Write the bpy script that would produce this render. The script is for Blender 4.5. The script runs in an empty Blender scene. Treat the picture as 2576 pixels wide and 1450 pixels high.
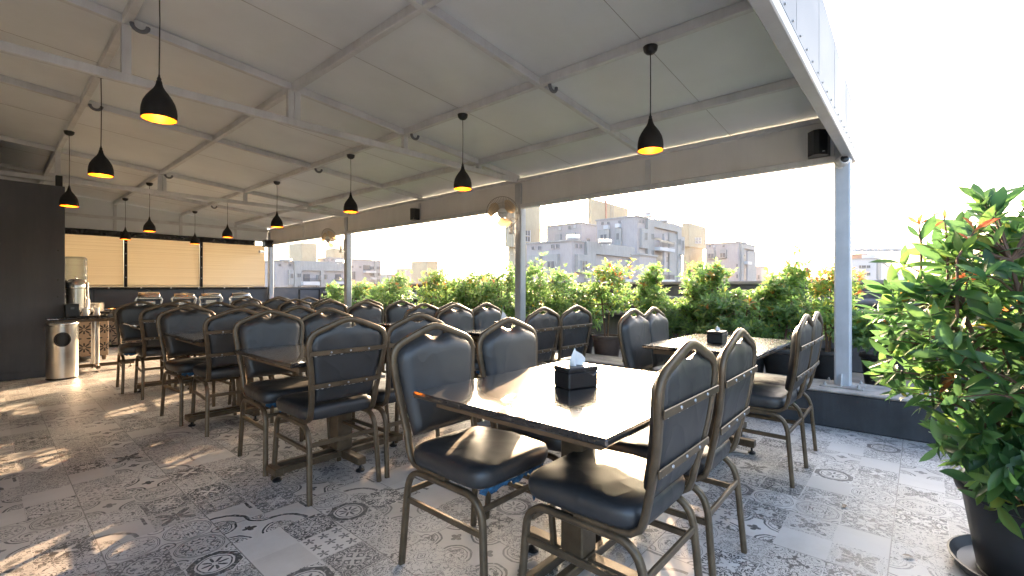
import bpy, math, random
from mathutils import Vector, Matrix
R = math.radians
random.seed(7)
scene = bpy.context.scene
COL = scene.collection

# ------------------------------------------------------------------ camera
TH = R(48.6)                       # heading: +Y runs along the canopy, +X towards the planted edge
EYE = 1.15
cam_d = bpy.data.cameras.new('camera')
cam_d.sensor_width = 36.0
cam_d.lens = 36.0 * 1167.0 / 2576.0
cam_d.shift_y = -0.0012
cam_d.clip_start = 0.05
cam_d.clip_end = 3000.0
cam = bpy.data.objects.new('camera', cam_d)
COL.objects.link(cam)
cam.location = (0, 0, EYE)
cam.rotation_euler = (R(90), 0, -TH)
scene.camera = cam

# ------------------------------------------------------------------ sky, sun, exposure
SUN_AZ = math.atan2(0.852, 0.523)  # from +Y towards +X
SUN_EL = R(15.0)
world = bpy.data.worlds.new('World')
scene.world = world
world.use_nodes = True
wn = world.node_tree
sky = wn.nodes.new('ShaderNodeTexSky')
sky.sky_type = 'NISHITA'
sky.sun_disc = False
sky.sun_elevation = SUN_EL
sky.sun_rotation = SUN_AZ
sky.air_density = 0.8
sky.dust_density = 5.0
sky.ozone_density = 0.5
wn.links.new(sky.outputs[0], wn.nodes['Background'].inputs[0])
wn.nodes['Background'].inputs[1].default_value = 0.15
sun_d = bpy.data.lights.new('sun', 'SUN')
sun_d.energy = 2.3
sun_d.angle = R(0.5)
sun_d.color = (1.0, 0.66, 0.38)
sun = bpy.data.objects.new('sun', sun_d)
COL.objects.link(sun)
sd = Vector((math.sin(SUN_AZ) * math.cos(SUN_EL), math.cos(SUN_AZ) * math.cos(SUN_EL), math.sin(SUN_EL)))
sun.rotation_euler = sd.to_track_quat('Z', 'Y').to_euler()
sun.location = sd * 30
vs = scene.view_settings
scene.display_settings.display_device = 'sRGB'
vs.view_transform = 'Standard'
vs.look = 'None'
vs.exposure = 3.28
vs.gamma = 1.0
scene.render.engine = 'CYCLES'
scene.cycles.use_denoising = True
scene.cycles.max_bounces = 8
scene.cycles.diffuse_bounces = 5
scene.cycles.transparent_max_bounces = 12
scene.cycles.sample_clamp_indirect = 6.0
scene.cycles.caustics_reflective = False
scene.cycles.caustics_refractive = False

# ------------------------------------------------------------------ surveying helper: sight lines of the eye point
FWD = Vector((math.sin(TH), math.cos(TH), 0)); RGT = Vector((math.cos(TH), -math.sin(TH), 0))
def ray(x, y):
    return FWD + RGT * ((x - 1288) / 1167.0) + Vector((0, 0, (722 - y) / 1167.0))
def at_depth(x, y, d):
    return Vector((0, 0, EYE)) + ray(x, y) * d
def at_x(x, y, X):
    r = ray(x, y); return Vector((0, 0, EYE)) + r * (X / r.x)
def at_y(x, y, Y):
    r = ray(x, y); return Vector((0, 0, EYE)) + r * (Y / r.y)

# ------------------------------------------------------------------ object helpers
def tag(o, label=None, cat=None, group=None, kind=None):
    if label: o['label'] = label
    if cat: o['category'] = cat
    if group: o['group'] = group
    if kind: o['kind'] = kind
    return o
def thing(name, loc, label, cat, rz=0.0, group=None):
    o = bpy.data.objects.new(name, None)
    o.empty_display_size = 0.1
    COL.objects.link(o); o.location = loc; o.rotation_euler = (0, 0, rz)
    return tag(o, label, cat, group)
def dup(root, loc, rz, label, group=None):
    r = root.copy(); COL.objects.link(r); r.location = loc; r.rotation_euler = (0, 0, rz)
    r['label'] = label
    if group: r['group'] = group
    for ch in list(root.children):
        c = ch.copy(); COL.objects.link(c); c.parent = r
        for g in list(ch.children):
            d = g.copy(); COL.objects.link(d); d.parent = c
    return r

class MB:
    def __init__(s): s.v = []; s.f = []; s.t = []
    def add(s, verts, faces, M=None):
        b = len(s.v)
        for p in verts:
            p = Vector(p)
            s.v.append(M @ p if M else p)
        for f in faces: s.f.append(tuple(i + b for i in f))
        return s
    def box(s, c, size, bev=0.0, M=None):
        hx, hy, hz = size[0] / 2, size[1] / 2, size[2] / 2
        c = Vector(c)
        if bev <= 0:
            vs_ = [c + Vector((x * hx, y * hy, z * hz)) for z in (-1, 1) for y in (-1, 1) for x in (-1, 1)]
            fs = [(0, 2, 3, 1), (4, 5, 7, 6), (0, 1, 5, 4), (2, 6, 7, 3), (0, 4, 6, 2), (1, 3, 7, 5)]
            return s.add(vs_, fs, M)
        b = min(bev, hx * .95, hy * .95, hz * .95)
        vs_ = []; idx = {}
        for x in (-1, 1):
            for y in (-1, 1):
                for z in (-1, 1):
                    for ax in range(3):
                        d = [hx, hy, hz]
                        for k in range(3):
                            if k != ax: d[k] -= b
                        idx[(x, y, z, ax)] = len(vs_)
                        vs_.append(c + Vector((x * d[0], y * d[1], z * d[2])))
        fs = []
        def q(a, b_, c_, d_, n):
            p = [vs_[i] for i in (a, b_, c_)]
            if (p[1] - p[0]).cross(p[2] - p[0]).dot(Vector(n)) < 0: fs.append((d_, c_, b_, a))
            else: fs.append((a, b_, c_, d_))
        for sgn in (-1, 1):
            q(idx[(sgn, -1, -1, 0)], idx[(sgn, 1, -1, 0)], idx[(sgn, 1, 1, 0)], idx[(sgn, -1, 1, 0)], (sgn, 0, 0))
            q(idx[(-1, sgn, -1, 1)], idx[(1, sgn, -1, 1)], idx[(1, sgn, 1, 1)], idx[(-1, sgn, 1, 1)], (0, sgn, 0))
            q(idx[(-1, -1, sgn, 2)], idx[(1, -1, sgn, 2)], idx[(1, 1, sgn, 2)], idx[(-1, 1, sgn, 2)], (0, 0, sgn))
        for a in (-1, 1):
            for b2 in (-1, 1):
                q(idx[(a, b2, -1, 0)], idx[(a, b2, 1, 0)], idx[(a, b2, 1, 1)], idx[(a, b2, -1, 1)], (a, b2, 0))
                q(idx[(a, -1, b2, 0)], idx[(a, 1, b2, 0)], idx[(a, 1, b2, 2)], idx[(a, -1, b2, 2)], (a, 0, b2))
                q(idx[(-1, a, b2, 1)], idx[(1, a, b2, 1)], idx[(1, a, b2, 2)], idx[(-1, a, b2, 2)], (0, a, b2))
        for x in (-1, 1):
            for y in (-1, 1):
                for z in (-1, 1):
                    t = [idx[(x, y, z, k)] for k in range(3)]
                    p = [vs_[i] for i in t]
                    if (p[1] - p[0]).cross(p[2] - p[0]).dot(Vector((x, y, z))) < 0: t.reverse()
                    fs.append(tuple(t))
        return s.add(vs_, fs, M)
    def span(s, a, b, bev=0.0):
        a = Vector(a); b = Vector(b)
        return s.box((a + b) / 2, [abs(b[i] - a[i]) for i in range(3)], bev)
    def sweep(s, path, prof, up=(0, 0, 1), closed=False, scale=None, cap=True):
        path = [Vector(p) for p in path]; n = len(path); rings = []
        T0 = None; N = None
        for i in range(n):
            if closed: T = path[(i + 1) % n] - path[i - 1]
            elif i == 0: T = path[1] - path[0]
            elif i == n - 1: T = path[-1] - path[-2]
            else: T = (path[i + 1] - path[i]).normalized() + (path[i] - path[i - 1]).normalized()
            T.normalize()
            if N is None:
                u = Vector(up); N = u - T * u.dot(T)
                if N.length < 1e-4: u = Vector((1, 0, 0)); N = u - T * u.dot(T)
                N.normalize()
            else:
                ax = T0.cross(T)
                if ax.length > 1e-6: N = Matrix.Rotation(T0.angle(T), 3, ax.normalized()) @ N
                N = (N - T * N.dot(T)).normalized()
            B = T.cross(N); k = scale[i] if scale else 1.0
            rings.append([path[i] + N * (p[0] * k) + B * (p[1] * k) for p in prof]); T0 = T
        m = len(prof); vs_ = [p for r in rings for p in r]; fs = []
        for i in range(n if closed else n - 1):
            j = (i + 1) % n
            for k in range(m):
                l = (k + 1) % m
                fs.append((i * m + k, i * m + l, j * m + l, j * m + k))
        if not closed and cap:
            fs.append(tuple(range(m - 1, -1, -1))); fs.append(tuple((n - 1) * m + k for k in range(m)))
        return s.add(vs_, fs)
    def tube(s, path, r, seg=8, closed=False, scale=None):
        return s.sweep(path, [(r * math.cos(2 * math.pi * k / seg), r * math.sin(2 * math.pi * k / seg)) for k in range(seg)], closed=closed, scale=scale)
    def bar(s, path, w, h, up=(0, 0, 1), r=0.004, closed=False):
        a, b = w / 2, h / 2; r = min(r, a * .9, b * .9)
        pr = [(b, -a + r), (b, a - r), (b - r, a), (-b + r, a), (-b, a - r), (-b, -a + r), (-b + r, -a), (b - r, -a)]
        return s.sweep(path, pr, up=up, closed=closed)
    def lathe(s, prof, c=(0, 0, 0), seg=24, M=None, cap=True):
        vs_ = []; fs = []; c = Vector(c)
        for r, z in prof:
            for k in range(seg):
                a = 2 * math.pi * k / seg
                vs_.append(c + Vector((r * math.cos(a), r * math.sin(a), z)))
        for i in range(len(prof) - 1):
            for k in range(seg):
                l = (k + 1) % seg
                fs.append((i * seg + k, i * seg + l, (i + 1) * seg + l, (i + 1) * seg + k))
        if cap:
            if prof[0][0] > 1e-4: fs.append(tuple(range(seg - 1, -1, -1)))
            if prof[-1][0] > 1e-4: fs.append(tuple((len(prof) - 1) * seg + k for k in range(seg)))
        return s.add(vs_, fs, M)
    def build(s, name, mat, parent=None, smooth=True, ang=35, loc=None):
        me = bpy.data.meshes.new(name)
        me.from_pydata([tuple(p) for p in s.v], [], s.f)
        me.update()
        if smooth:
            me.polygons.foreach_set('use_smooth', [True] * len(me.polygons))
            try: me.set_sharp_from_angle(angle=R(ang))
            except Exception: pass
        if s.t:
            at = me.attributes.new('tint', 'FLOAT', 'POINT')
            at.data.foreach_set('value', s.t)
        if mat: me.materials.append(mat)
        o = bpy.data.objects.new(name, me); COL.objects.link(o)
        if parent: o.parent = parent
        if loc: o.location = loc
        return o

# ------------------------------------------------------------------ material helpers
def new_mat(name):
    m = bpy.data.materials.new(name); m.use_nodes = True
    return m, m.node_tree, m.node_tree.nodes['Principled BSDF']
class X:
    """tiny expression compiler for math nodes"""
    nt = None
    def __init__(s, v): s.v = v
    @staticmethod
    def op(o, *a):
        n = X.nt.nodes.new('ShaderNodeMath'); n.operation = o
        for i, q in enumerate(a):
            if isinstance(q, X): q = q.v
            if isinstance(q, (int, float)): n.inputs[i].default_value = q
            else: X.nt.links.new(q, n.inputs[i])
        return X(n.outputs[0])
    def __add__(s, o): return X.op('ADD', s, o)
    def __radd__(s, o): return X.op('ADD', s, o)
    def __sub__(s, o): return X.op('SUBTRACT', s, o)
    def __rsub__(s, o): return X.op('SUBTRACT', o, s)
    def __mul__(s, o): return X.op('MULTIPLY', s, o)
    def __rmul__(s, o): return X.op('MULTIPLY', s, o)
    def __truediv__(s, o): return X.op('DIVIDE', s, o)
    def __lt__(s, o): return X.op('LESS_THAN', s, o)
    def __gt__(s, o): return X.op('GREATER_THAN', s, o)
def xabs(a): return X.op('ABSOLUTE', a)
def xfl(a): return X.op('FLOOR', a)
def xfr(a): return X.op('FRACT', a)
def xcos(a): return X.op('COSINE', a)
def xsin(a): return X.op('SINE', a)
def xpow(a, b): return X.op('POWER', a, b)
def xmin(a, b): return X.op('MINIMUM', a, b)
def xmax(a, b): return X.op('MAXIMUM', a, b)
def xsqrt(a): return X.op('SQRT', a)
def xatan2(a, b): return X.op('ARCTAN2', a, b)
def band(a, c, w): return xabs(a - c) < w
def inv(a): return 1.0 - a
def noise(nt, scale, detail=3.0, rough=0.55, vec=None, dist=0.0):
    n = nt.nodes.new('ShaderNodeTexNoise')
    n.inputs['Scale'].default_value = scale; n.inputs['Detail'].default_value = detail
    n.inputs['Roughness'].default_value = rough; n.inputs['Distortion'].default_value = dist
    if vec is not None: nt.links.new(vec, n.inputs['Vector'])
    return n
def ramp(nt, fac, stops):
    r = nt.nodes.new('ShaderNodeValToRGB')
    els = r.color_ramp.elements
    while len(els) < len(stops): els.new(0.5)
    for e, (p, c) in zip(els, stops): e.position = p; e.color = (*c, 1) if len(c) == 3 else c
    nt.links.new(fac, r.inputs[0]); return r
def coords(nt, kind='Object'):
    return nt.nodes.new('ShaderNodeTexCoord').outputs[kind]
def bump(nt, bs, height, strength=0.2, dist=0.01):
    b = nt.nodes.new('ShaderNodeBump'); b.inputs['Strength'].default_value = strength; b.inputs['Distance'].default_value = dist
    nt.links.new(height, b.inputs['Height']); nt.links.new(b.outputs[0], bs.inputs['Normal'])
def simple(name, col, rough=0.5, metal=0.0, var=0.12, scale=6.0, bmp=0.0, bscale=60.0, spec=0.5, rvar=0.1, obj='Object'):
    m, nt, bs = new_mat(name)
    co = coords(nt, obj)
    n = noise(nt, scale, 5.0, 0.6, co)
    lo = tuple(c * (1 - var) for c in col); hi = tuple(min(1, c * (1 + var)) for c in col)
    r = ramp(nt, n.outputs[0], [(0.3, lo), (0.7, hi)])
    nt.links.new(r.outputs[0], bs.inputs['Base Color'])
    bs.inputs['Metallic'].default_value = metal
    bs.inputs['Specular IOR Level'].default_value = spec
    X.nt = nt
    rr = X(n.outputs[0]) * (2 * rvar) + (rough - rvar)
    nt.links.new(rr.v, bs.inputs['Roughness'])
    if bmp > 0:
        nb = noise(nt, bscale, 3.0, 0.6, co); bump(nt, bs, nb.outputs[0], bmp, 0.004)
    return m

M = {}
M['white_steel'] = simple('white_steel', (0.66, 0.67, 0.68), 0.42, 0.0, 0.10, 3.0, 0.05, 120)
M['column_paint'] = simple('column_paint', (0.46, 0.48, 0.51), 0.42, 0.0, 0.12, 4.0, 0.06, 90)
M['roof_sheet'] = simple('roof_sheet', (0.75, 0.785, 0.80), 0.38, 0.0, 0.07, 1.1, 0.04, 300)
M['seam'] = simple('seam', (0.36, 0.35, 0.34), 0.6)
M['gable_sheet'] = simple('gable_sheet', (0.14, 0.153, 0.165), 0.5, 0.0, 0.10, 2.0, 0.08, 25)
M['fascia'] = simple('fascia', (0.74, 0.73, 0.71), 0.5, 0.0, 0.06, 1.5, 0.06, 60)
M['bronze'] = simple('bronze', (0.115, 0.082, 0.050), 0.40, 0.45, 0.30, 16, 0.08, 200)
def leather(name, col, rough, crease):
    m, nt, bs = new_mat(name); co = coords(nt)
    oi = nt.nodes.new('ShaderNodeObjectInfo'); ad = nt.nodes.new('ShaderNodeVectorMath'); ad.operation = 'ADD'
    ml = nt.nodes.new('ShaderNodeMath'); ml.operation = 'MULTIPLY'; ml.inputs[1].default_value = 37.0
    nt.links.new(oi.outputs['Random'], ml.inputs[0]); nt.links.new(co, ad.inputs[0]); nt.links.new(ml.outputs[0], ad.inputs[1])
    v = ad.outputs[0]
    n = noise(nt, 5.0, 5.0, 0.6, v)
    r = ramp(nt, n.outputs[0], [(0.3, tuple(c * .75 for c in col)), (0.7, tuple(c * 1.25 for c in col))]); nt.links.new(r.outputs[0], bs.inputs['Base Color'])
    X.nt = nt
    nt.links.new((X(n.outputs[0]) * 0.25 + (rough - .12)).v, bs.inputs['Roughness'])
    bs.inputs['Specular IOR Level'].default_value = 0.7
    fold = noise(nt, 5.0, 1.0, 0.4, v, 0.8); grain = noise(nt, 420.0, 2.0, 0.5, v)
    rid = xabs(X(fold.outputs[0]) - 0.5)
    h = X.op('POWER', inv(xmin(rid * 3.0, 1.0)), 3.0) * (crease * 0.55) + X(grain.outputs[0]) * 0.04
    bump(nt, bs, h.v, 0.5, 0.008)
    return m
M['leather'] = leather('leather', (0.024, 0.0245, 0.026), 0.46, 0.8)
M['leather_back'] = simple('leather_back', (0.022, 0.022, 0.024), 0.55, 0.0, 0.35, 7, 0.5, 14, 0.4)
M['granite'] = simple('granite', (0.014, 0.014, 0.015), 0.36, 0.0, 0.5, 60, 0.0, 1, 0.16, 0.06)
gb = M['granite'].node_tree.nodes['Principled BSDF']; gb.inputs['Coat Weight'].default_value = 1.0; gb.inputs['Coat IOR'].default_value = 1.75
gn = noise(M['granite'].node_tree, 9.0, 4.0, 0.7, coords(M['granite'].node_tree), 1.0); X.nt = M['granite'].node_tree
M['granite'].node_tree.links.new((X.op('POWER', X(gn.outputs[0]), 3.0) * 0.22 + 0.005).v, gb.inputs['Coat Roughness'])
M['apron'] = simple('apron', (0.13, 0.085, 0.05), 0.45, 0.2, 0.2, 10)
M['black_plastic'] = simple('black_plastic', (0.012, 0.012, 0.013), 0.42, 0.0, 0.2, 10)
M['black_matte'] = simple('black_matte', (0.010, 0.010, 0.010), 0.7, 0.0, 0.3, 30, 0.3, 300)
M['dark_wall'] = simple('dark_wall', (0.078, 0.083, 0.096), 0.7, 0.0, 0.14, 1.5, 0.25, 160)
M['slate_panel'] = simple('slate_panel', (0.10, 0.108, 0.125), 0.6, 0.0, 0.10, 2.0, 0.1, 200)
M['parapet'] = simple('parapet', (0.075, 0.08, 0.095), 0.8, 0.0, 0.16, 2.5, 0.7, 40)
M['coping'] = simple('coping', (0.22, 0.20, 0.185), 0.8, 0.0, 0.2, 5, 0.4, 60)
M['kerb_face'] = simple('kerb_face', (0.045, 0.05, 0.058), 0.75, 0.0, 0.3, 4, 0.5, 90)
M['kerb_top'] = simple('kerb_top', (0.36, 0.33, 0.30), 0.8, 0.0, 0.28, 9, 0.5, 50)
M['terrace'] = simple('terrace', (0.26, 0.22, 0.19), 0.85, 0.0, 0.3, 6, 0.5, 40)
M['pipe'] = simple('pipe', (0.13, 0.135, 0.15), 0.5, 0.0, 0.15, 8)
M['steel'] = simple('steel', (0.60, 0.58, 0.55), 0.22, 1.0, 0.06, 20, 0.03, 200, 0.5, 0.05)
M['brushed'] = simple('brushed', (0.55, 0.52, 0.47), 0.30, 1.0, 0.08, 4, 0.03, 200, 0.5, 0.05)
M['pot'] = simple('pot', (0.020, 0.021, 0.023), 0.45, 0.0, 0.3, 8, 0.06, 90)
M['pot_brown'] = simple('pot_brown', (0.085, 0.06, 0.05), 0.6, 0.0, 0.2, 8, 0.08, 90)
M['soil'] = simple('soil', (0.07, 0.04, 0.025), 0.95, 0.0, 0.5, 50, 1.0, 80)
M['bark'] = simple('bark', (0.13, 0.075, 0.05), 0.8, 0.0, 0.35, 25, 0.7, 60)
M['white_plastic'] = simple('white_plastic', (0.70, 0.70, 0.70), 0.4, 0.0, 0.04, 5)
M['ceramic'] = simple('ceramic', (0.75, 0.73, 0.70), 0.25, 0.0, 0.04, 5)
M['tissue'] = simple('tissue', (0.82, 0.80, 0.78), 0.9, 0.0, 0.05, 20, 0.5, 60)
M['bwall'] = simple('bwall', (0.38, 0.35, 0.345), 0.9, 0.0, 0.05, 0.3)
M['bgrey'] = simple('bgrey', (0.33, 0.325, 0.315), 0.9, 0.0, 0.06, 0.3)
M['bcream'] = simple('bcream', (0.40, 0.35, 0.25), 0.9, 0.0, 0.06, 0.3)
M['bbrown'] = simple('bbrown', (0.42, 0.24, 0.17), 0.9, 0.0, 0.06, 0.3)
M['bwhite'] = simple('bwhite', (0.50, 0.50, 0.51), 0.8, 0.0, 0.04, 0.3)
M['bdark'] = simple('bdark', (0.10, 0.10, 0.11), 0.3, 0.0, 0.2, 0.5)
M['btank'] = simple('btank', (0.62, 0.62, 0.63), 0.3, 0.9, 0.05, 1.0)
M['yellow'] = simple('yellow', (0.8, 0.5, 0.02), 0.5)
M['blue_cloth'] = simple('blue_cloth', (0.02, 0.085, 0.17), 0.8, 0.0, 0.8, 40, 0.8, 60)
M['ground'] = simple('ground', (0.20, 0.18, 0.15), 0.95, 0.0, 0.3, 0.02)
M['zinc'] = simple('zinc', (0.45, 0.45, 0.46), 0.45, 0.8, 0.15, 20)
def weather(key, amount=0.35):
    m = M[key]; nt = m.node_tree; bs = nt.nodes['Principled BSDF']; src = bs.inputs['Base Color'].links[0].from_socket
    mp = nt.nodes.new('ShaderNodeMapping'); mp.inputs['Scale'].default_value = (3.0, 3.0, 0.35); nt.links.new(coords(nt), mp.inputs[0])
    n = noise(nt, 1.6, 5.0, 0.7, mp.outputs[0]); r = ramp(nt, n.outputs[0], [(0.35, (1 - amount,) * 3), (0.62, (1.0, 1.0, 1.0))])
    mx = nt.nodes.new('ShaderNodeMix'); mx.data_type = 'RGBA'; mx.blend_type = 'MULTIPLY'; mx.inputs[0].default_value = 1.0
    nt.links.new(src, mx.inputs[6]); nt.links.new(r.outputs[0], mx.inputs[7]); nt.links.new(mx.outputs[2], bs.inputs['Base Color'])
for k_, a_ in (('parapet', .35), ('kerb_face', .4), ('kerb_top', .3), ('dark_wall', .18), ('bwall', .12), ('bgrey', .14), ('bcream', .16), ('white_steel', .16), ('column_paint', .12), ('fascia', .05), ('pot', .3)): weather(k_, a_)
def emit_mat(name, col, st):
    m, nt, bs = new_mat(name)
    bs.inputs['Base Color'].default_value = (*col, 1)
    bs.inputs['Emission Color'].default_value = (*col, 1); bs.inputs['Emission Strength'].default_value = st
    return m
M['bulb'] = emit_mat('bulb', (1.0, 0.62, 0.18), 11.0)
M['gold'] = simple('gold', (0.85, 0.38, 0.035), 0.35, 0.3, 0.05, 10)

def leaf_mat(name, stops, trans=0.45, hue=0.500, val=3.2):
    m, nt, bs = new_mat(name)
    a = nt.nodes.new('ShaderNodeAttribute'); a.attribute_name = 'tint'
    r = ramp(nt, a.outputs['Fac'], stops)
    nt.links.new(r.outputs[0], bs.inputs['Base Color'])
    bs.inputs['Roughness'].default_value = 0.32
    bs.inputs['Specular IOR Level'].default_value = 0.5
    tr = nt.nodes.new('ShaderNodeBsdfTranslucent')
    hs = nt.nodes.new('ShaderNodeHueSaturation'); hs.inputs['Value'].default_value = val; hs.inputs['Saturation'].default_value = 0.95
    hs.inputs['Hue'].default_value = hue
    nt.links.new(r.outputs[0], hs.inputs['Color']); nt.links.new(hs.outputs[0], tr.inputs[0])
    mx = nt.nodes.new('ShaderNodeMixShader'); mx.inputs[0].default_value = trans
    nt.links.new(bs.outputs[0], mx.inputs[1]); nt.links.new(tr.outputs[0], mx.inputs[2])
    nt.links.new(mx.outputs[0], nt.nodes['Material Output'].inputs[0])
    return m
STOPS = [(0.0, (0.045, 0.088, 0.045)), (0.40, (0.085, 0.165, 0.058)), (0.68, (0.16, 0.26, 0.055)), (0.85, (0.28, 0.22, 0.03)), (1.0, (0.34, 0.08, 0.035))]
M['leaf'] = leaf_mat('leaf', STOPS)
M['leaf_big'] = leaf_mat('leaf_big', [(0.0, (0.022, 0.056, 0.028)), (0.40, (0.044, 0.108, 0.034)), (0.68, (0.10, 0.19, 0.036)), (0.85, (0.28, 0.20, 0.03)), (1.0, (0.34, 0.08, 0.035))], 0.45, 0.500, 3.1)

# ---- floor: printed patchwork tiles
def floor_material():
    m, nt, bs = new_mat('patchwork_tile'); X.nt = nt
    co = coords(nt, 'Object')
    sp = nt.nodes.new('ShaderNodeSeparateXYZ'); nt.links.new(co, sp.inputs[0])
    px, py = X(sp.outputs[0]), X(sp.outputs[1])
    C = 0.2
    cx = (px - 0.33 + 40.0) / C; cy = (py - 0.10 + 40.0) / C
    ix, iy = xfl(cx), xfl(cy)
    cb = nt.nodes.new('ShaderNodeCombineXYZ'); nt.links.new(ix.v, cb.inputs[0]); nt.links.new(iy.v, cb.inputs[1])
    wn_ = nt.nodes.new('ShaderNodeTexWhiteNoise'); wn_.noise_dimensions = '2D'; nt.links.new(cb.outputs[0], wn_.inputs['Vector'])
    rnd = X(wn_.outputs['Value'])
    sc = nt.nodes.new('ShaderNodeSeparateColor'); nt.links.new(wn_.outputs['Color'], sc.inputs[0])
    rnd2, rnd3 = X(sc.outputs[1]), X(sc.outputs[2])
    # hand-printed wobble of the motif lines
    wob = noise(nt, 18.0, 2.0, 0.5, co)
    ws = nt.nodes.new('ShaderNodeSeparateColor'); nt.links.new(wob.outputs['Color'], ws.inputs[0])
    u = xfr(cx) * 2.0 - 1.0 + (X(ws.outputs[0]) - 0.5) * 0.16
    v = xfr(cy) * 2.0 - 1.0 + (X(ws.outputs[1]) - 0.5) * 0.16
    au, av = xabs(u), xabs(v)
    r = xsqrt(u * u + v * v); a = xatan2(v, u)
    c4 = xabs(xcos(a * 2.0)); s4 = xabs(xsin(a * 2.0)); c8 = xabs(xcos(a * 4.0)); s8 = xabs(xsin(a * 4.0))
    ku, kv = 1.0 - au, 1.0 - av
    rc = xsqrt(ku * ku + kv * kv)                       # distance to the nearest cell corner
    ac = xatan2(kv, ku)
    fill = xmax(au, av) < 0.97
    # 0: reversed damask square - dark field with light scrolls and petals
    p0 = xmax(r < 0.93 * xpow(s4, 1.6), band(r, 0.62 + 0.2 * c8, 0.06))
    p0 = xmax(p0, band(rc, 0.55 + 0.12 * xcos(ac * 8.0), 0.055)); p0 = xmin(p0, inv(r < 0.30 * xpow(s4, 0.8)))
    p0 = xmin(inv(p0), fill)
    kal = nt.nodes.new('ShaderNodeCombineXYZ'); nt.links.new(au.v, kal.inputs[0]); nt.links.new(av.v, kal.inputs[1]); nt.links.new((rnd2 * 9.0).v, kal.inputs[2])
    kn = noise(nt, 2.6, 1.5, 0.5, kal.outputs[0], 1.4); kv_ = X(kn.outputs[0])
    kan = nt.nodes.new('ShaderNodeCombineXYZ'); nt.links.new(xmax(au, av).v, kan.inputs[0]); nt.links.new(xmin(au, av).v, kan.inputs[1]); nt.links.new((rnd3 * 9.0).v, kan.inputs[2])
    kn8 = noise(nt, 3.4, 1.5, 0.5, kan.outputs[0], 1.0); kv8 = X(kn8.outputs[0])
    p0 = xmin(xmin(inv(band(xfr(kv8 * 4.6), 0.5, 0.20)), inv(r < 0.50 * xpow(s4, 1.8))), fill)
    # 1: ring medallion with curls
    p1 = xmax(band(r, 0.93, 0.018), band(r, 0.86, 0.013))
    q = xsqrt((au - 0.38) * (au - 0.38) + (av - 0.38) * (av - 0.38))
    p1 = xmax(p1, xmin(band(xfr(kv_ * 4.5), 0.5, 0.15), r < 0.80)); p1 = xmax(p1, xmin(band(rc, 0.30, 0.03), r > 0.9)); p1 = xmax(p1, rc < 0.12)
    # 2: big petal star
    p2 = xmax(r < 0.98 * xpow(s4, 3.0), xmin(r < 0.6 * xpow(c4, 4.0), r > 0.12)); p2 = xmin(p2, inv(band(kv8, 0.52, 0.02))); p2 = xmax(p2, xmin(band(xfr(kv_ * 6.0), 0.5, 0.10), r > 0.5))
    # 3: quatrefoil lattice
    p3 = xmax(band(rc, 0.72, 0.05), band(rc, 0.55, 0.028)); p3 = xmax(p3, r < 0.30 * (0.5 + 0.5 * c4)); p3 = xmax(p3, xmin(rc < 0.5, band(xfr(kv8 * 5.0), 0.5, 0.2)))
    # 4: worn print, hardly readable
    dn = noise(nt, 34.0, 4.0, 0.7, co, 1.2)
    p4 = xmax(band(X(dn.outputs[0]), 0.5, 0.035), X(dn.outputs[0]) > 0.63)
    # 5: heavy quarter arcs
    qx, qy = u + 1.0, v + 1.0
    qr = xsqrt(qx * qx + qy * qy)
    p5 = xmax(band(qr, 1.30, 0.09), xmin(band(qr, 0.75, 0.03), rnd3 > 0.4)); p5 = xmax(p5, xmin(band(u, 0.82, 0.07), v > 0.1)); p5 = xmax(p5, xmin(p4, qr < 0.7))
    # 6: small repeated buds
    su, sv = xfr(xfr(cx) * 3.0) * 2.0 - 1.0, xfr(xfr(cy) * 3.0) * 2.0 - 1.0
    sr = xsqrt(su * su + sv * sv); sa = xatan2(sv, su)
    p6 = xmax(sr < 0.80 * xpow(xabs(xcos(sa * 2.5)), 1.2), sr < 0.14)
    # 7: octagon stars, dark
    oc = xmax(xmax(au, av), (au + av) * 0.72)
    p7 = xmax(xmin(oc < 0.95, inv(r < 0.72)), band(r, 0.62, 0.03)); p7 = xmax(p7, r < 0.52 * xpow(c8, 1.5)); p7 = xmin(p7, inv(r < 0.12)); p7 = xmax(p7, xmin(band(kv8, 0.5, 0.02), oc > 0.95))
    # 8: fine scroll lines
    wv = noise(nt, 9.0, 1.0, 0.4, co, 2.5)
    p8 = band(xfr(kv8 * 5.0), 0.5, 0.13)
    pats = [p0, p1, p2, p3, p4, p5, p6, p7, p8]
    wts = [.17, .15, .11, .12, .11, .07, .02, .06, .11]      # the rest stays plain
    pat = None; lo = 0.0
    for p, w in zip(pats, wts):
        sel = xmin(rnd > lo, rnd < (lo + w)) if lo > 0 else (rnd < w)
        t = p * sel; pat = t if pat is None else pat + t; lo += w
    wear = noise(nt, 3.2, 5.0, 0.68, co); wear2 = noise(nt, 55.0, 3.0, 0.6, co)
    fade = X.op('MULTIPLY_ADD', X(wear.outputs[0]), -2.4, 2.3); fade.v.node.use_clamp = True
    speck = X.op('MULTIPLY_ADD', X(wear2.outputs[0]), -4.5, 3.4); speck.v.node.use_clamp = True
    strength = pat * fade * speck * (0.72 + 0.28 * rnd2)
    # joints: 0.4 m tiles
    jx = xabs(xfr(cx / 2.0) - 0.5); jy = xabs(xfr(cy / 4.0) - 0.5)
    joint = xmax(jx > 0.4940, jy > 0.4970)
    base = ramp(nt, wear.outputs[0], [(0.25, (0.42, 0.405, 0.385)), (0.5, (0.52, 0.505, 0.49)), (0.8, (0.58, 0.57, 0.56))])
    cellc = nt.nodes.new('ShaderNodeMix'); cellc.data_type = 'RGBA'; cellc.blend_type = 'MULTIPLY'
    cellc.inputs[0].default_value = 1.0
    nt.links.new(base.outputs[0], cellc.inputs[6])
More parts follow.
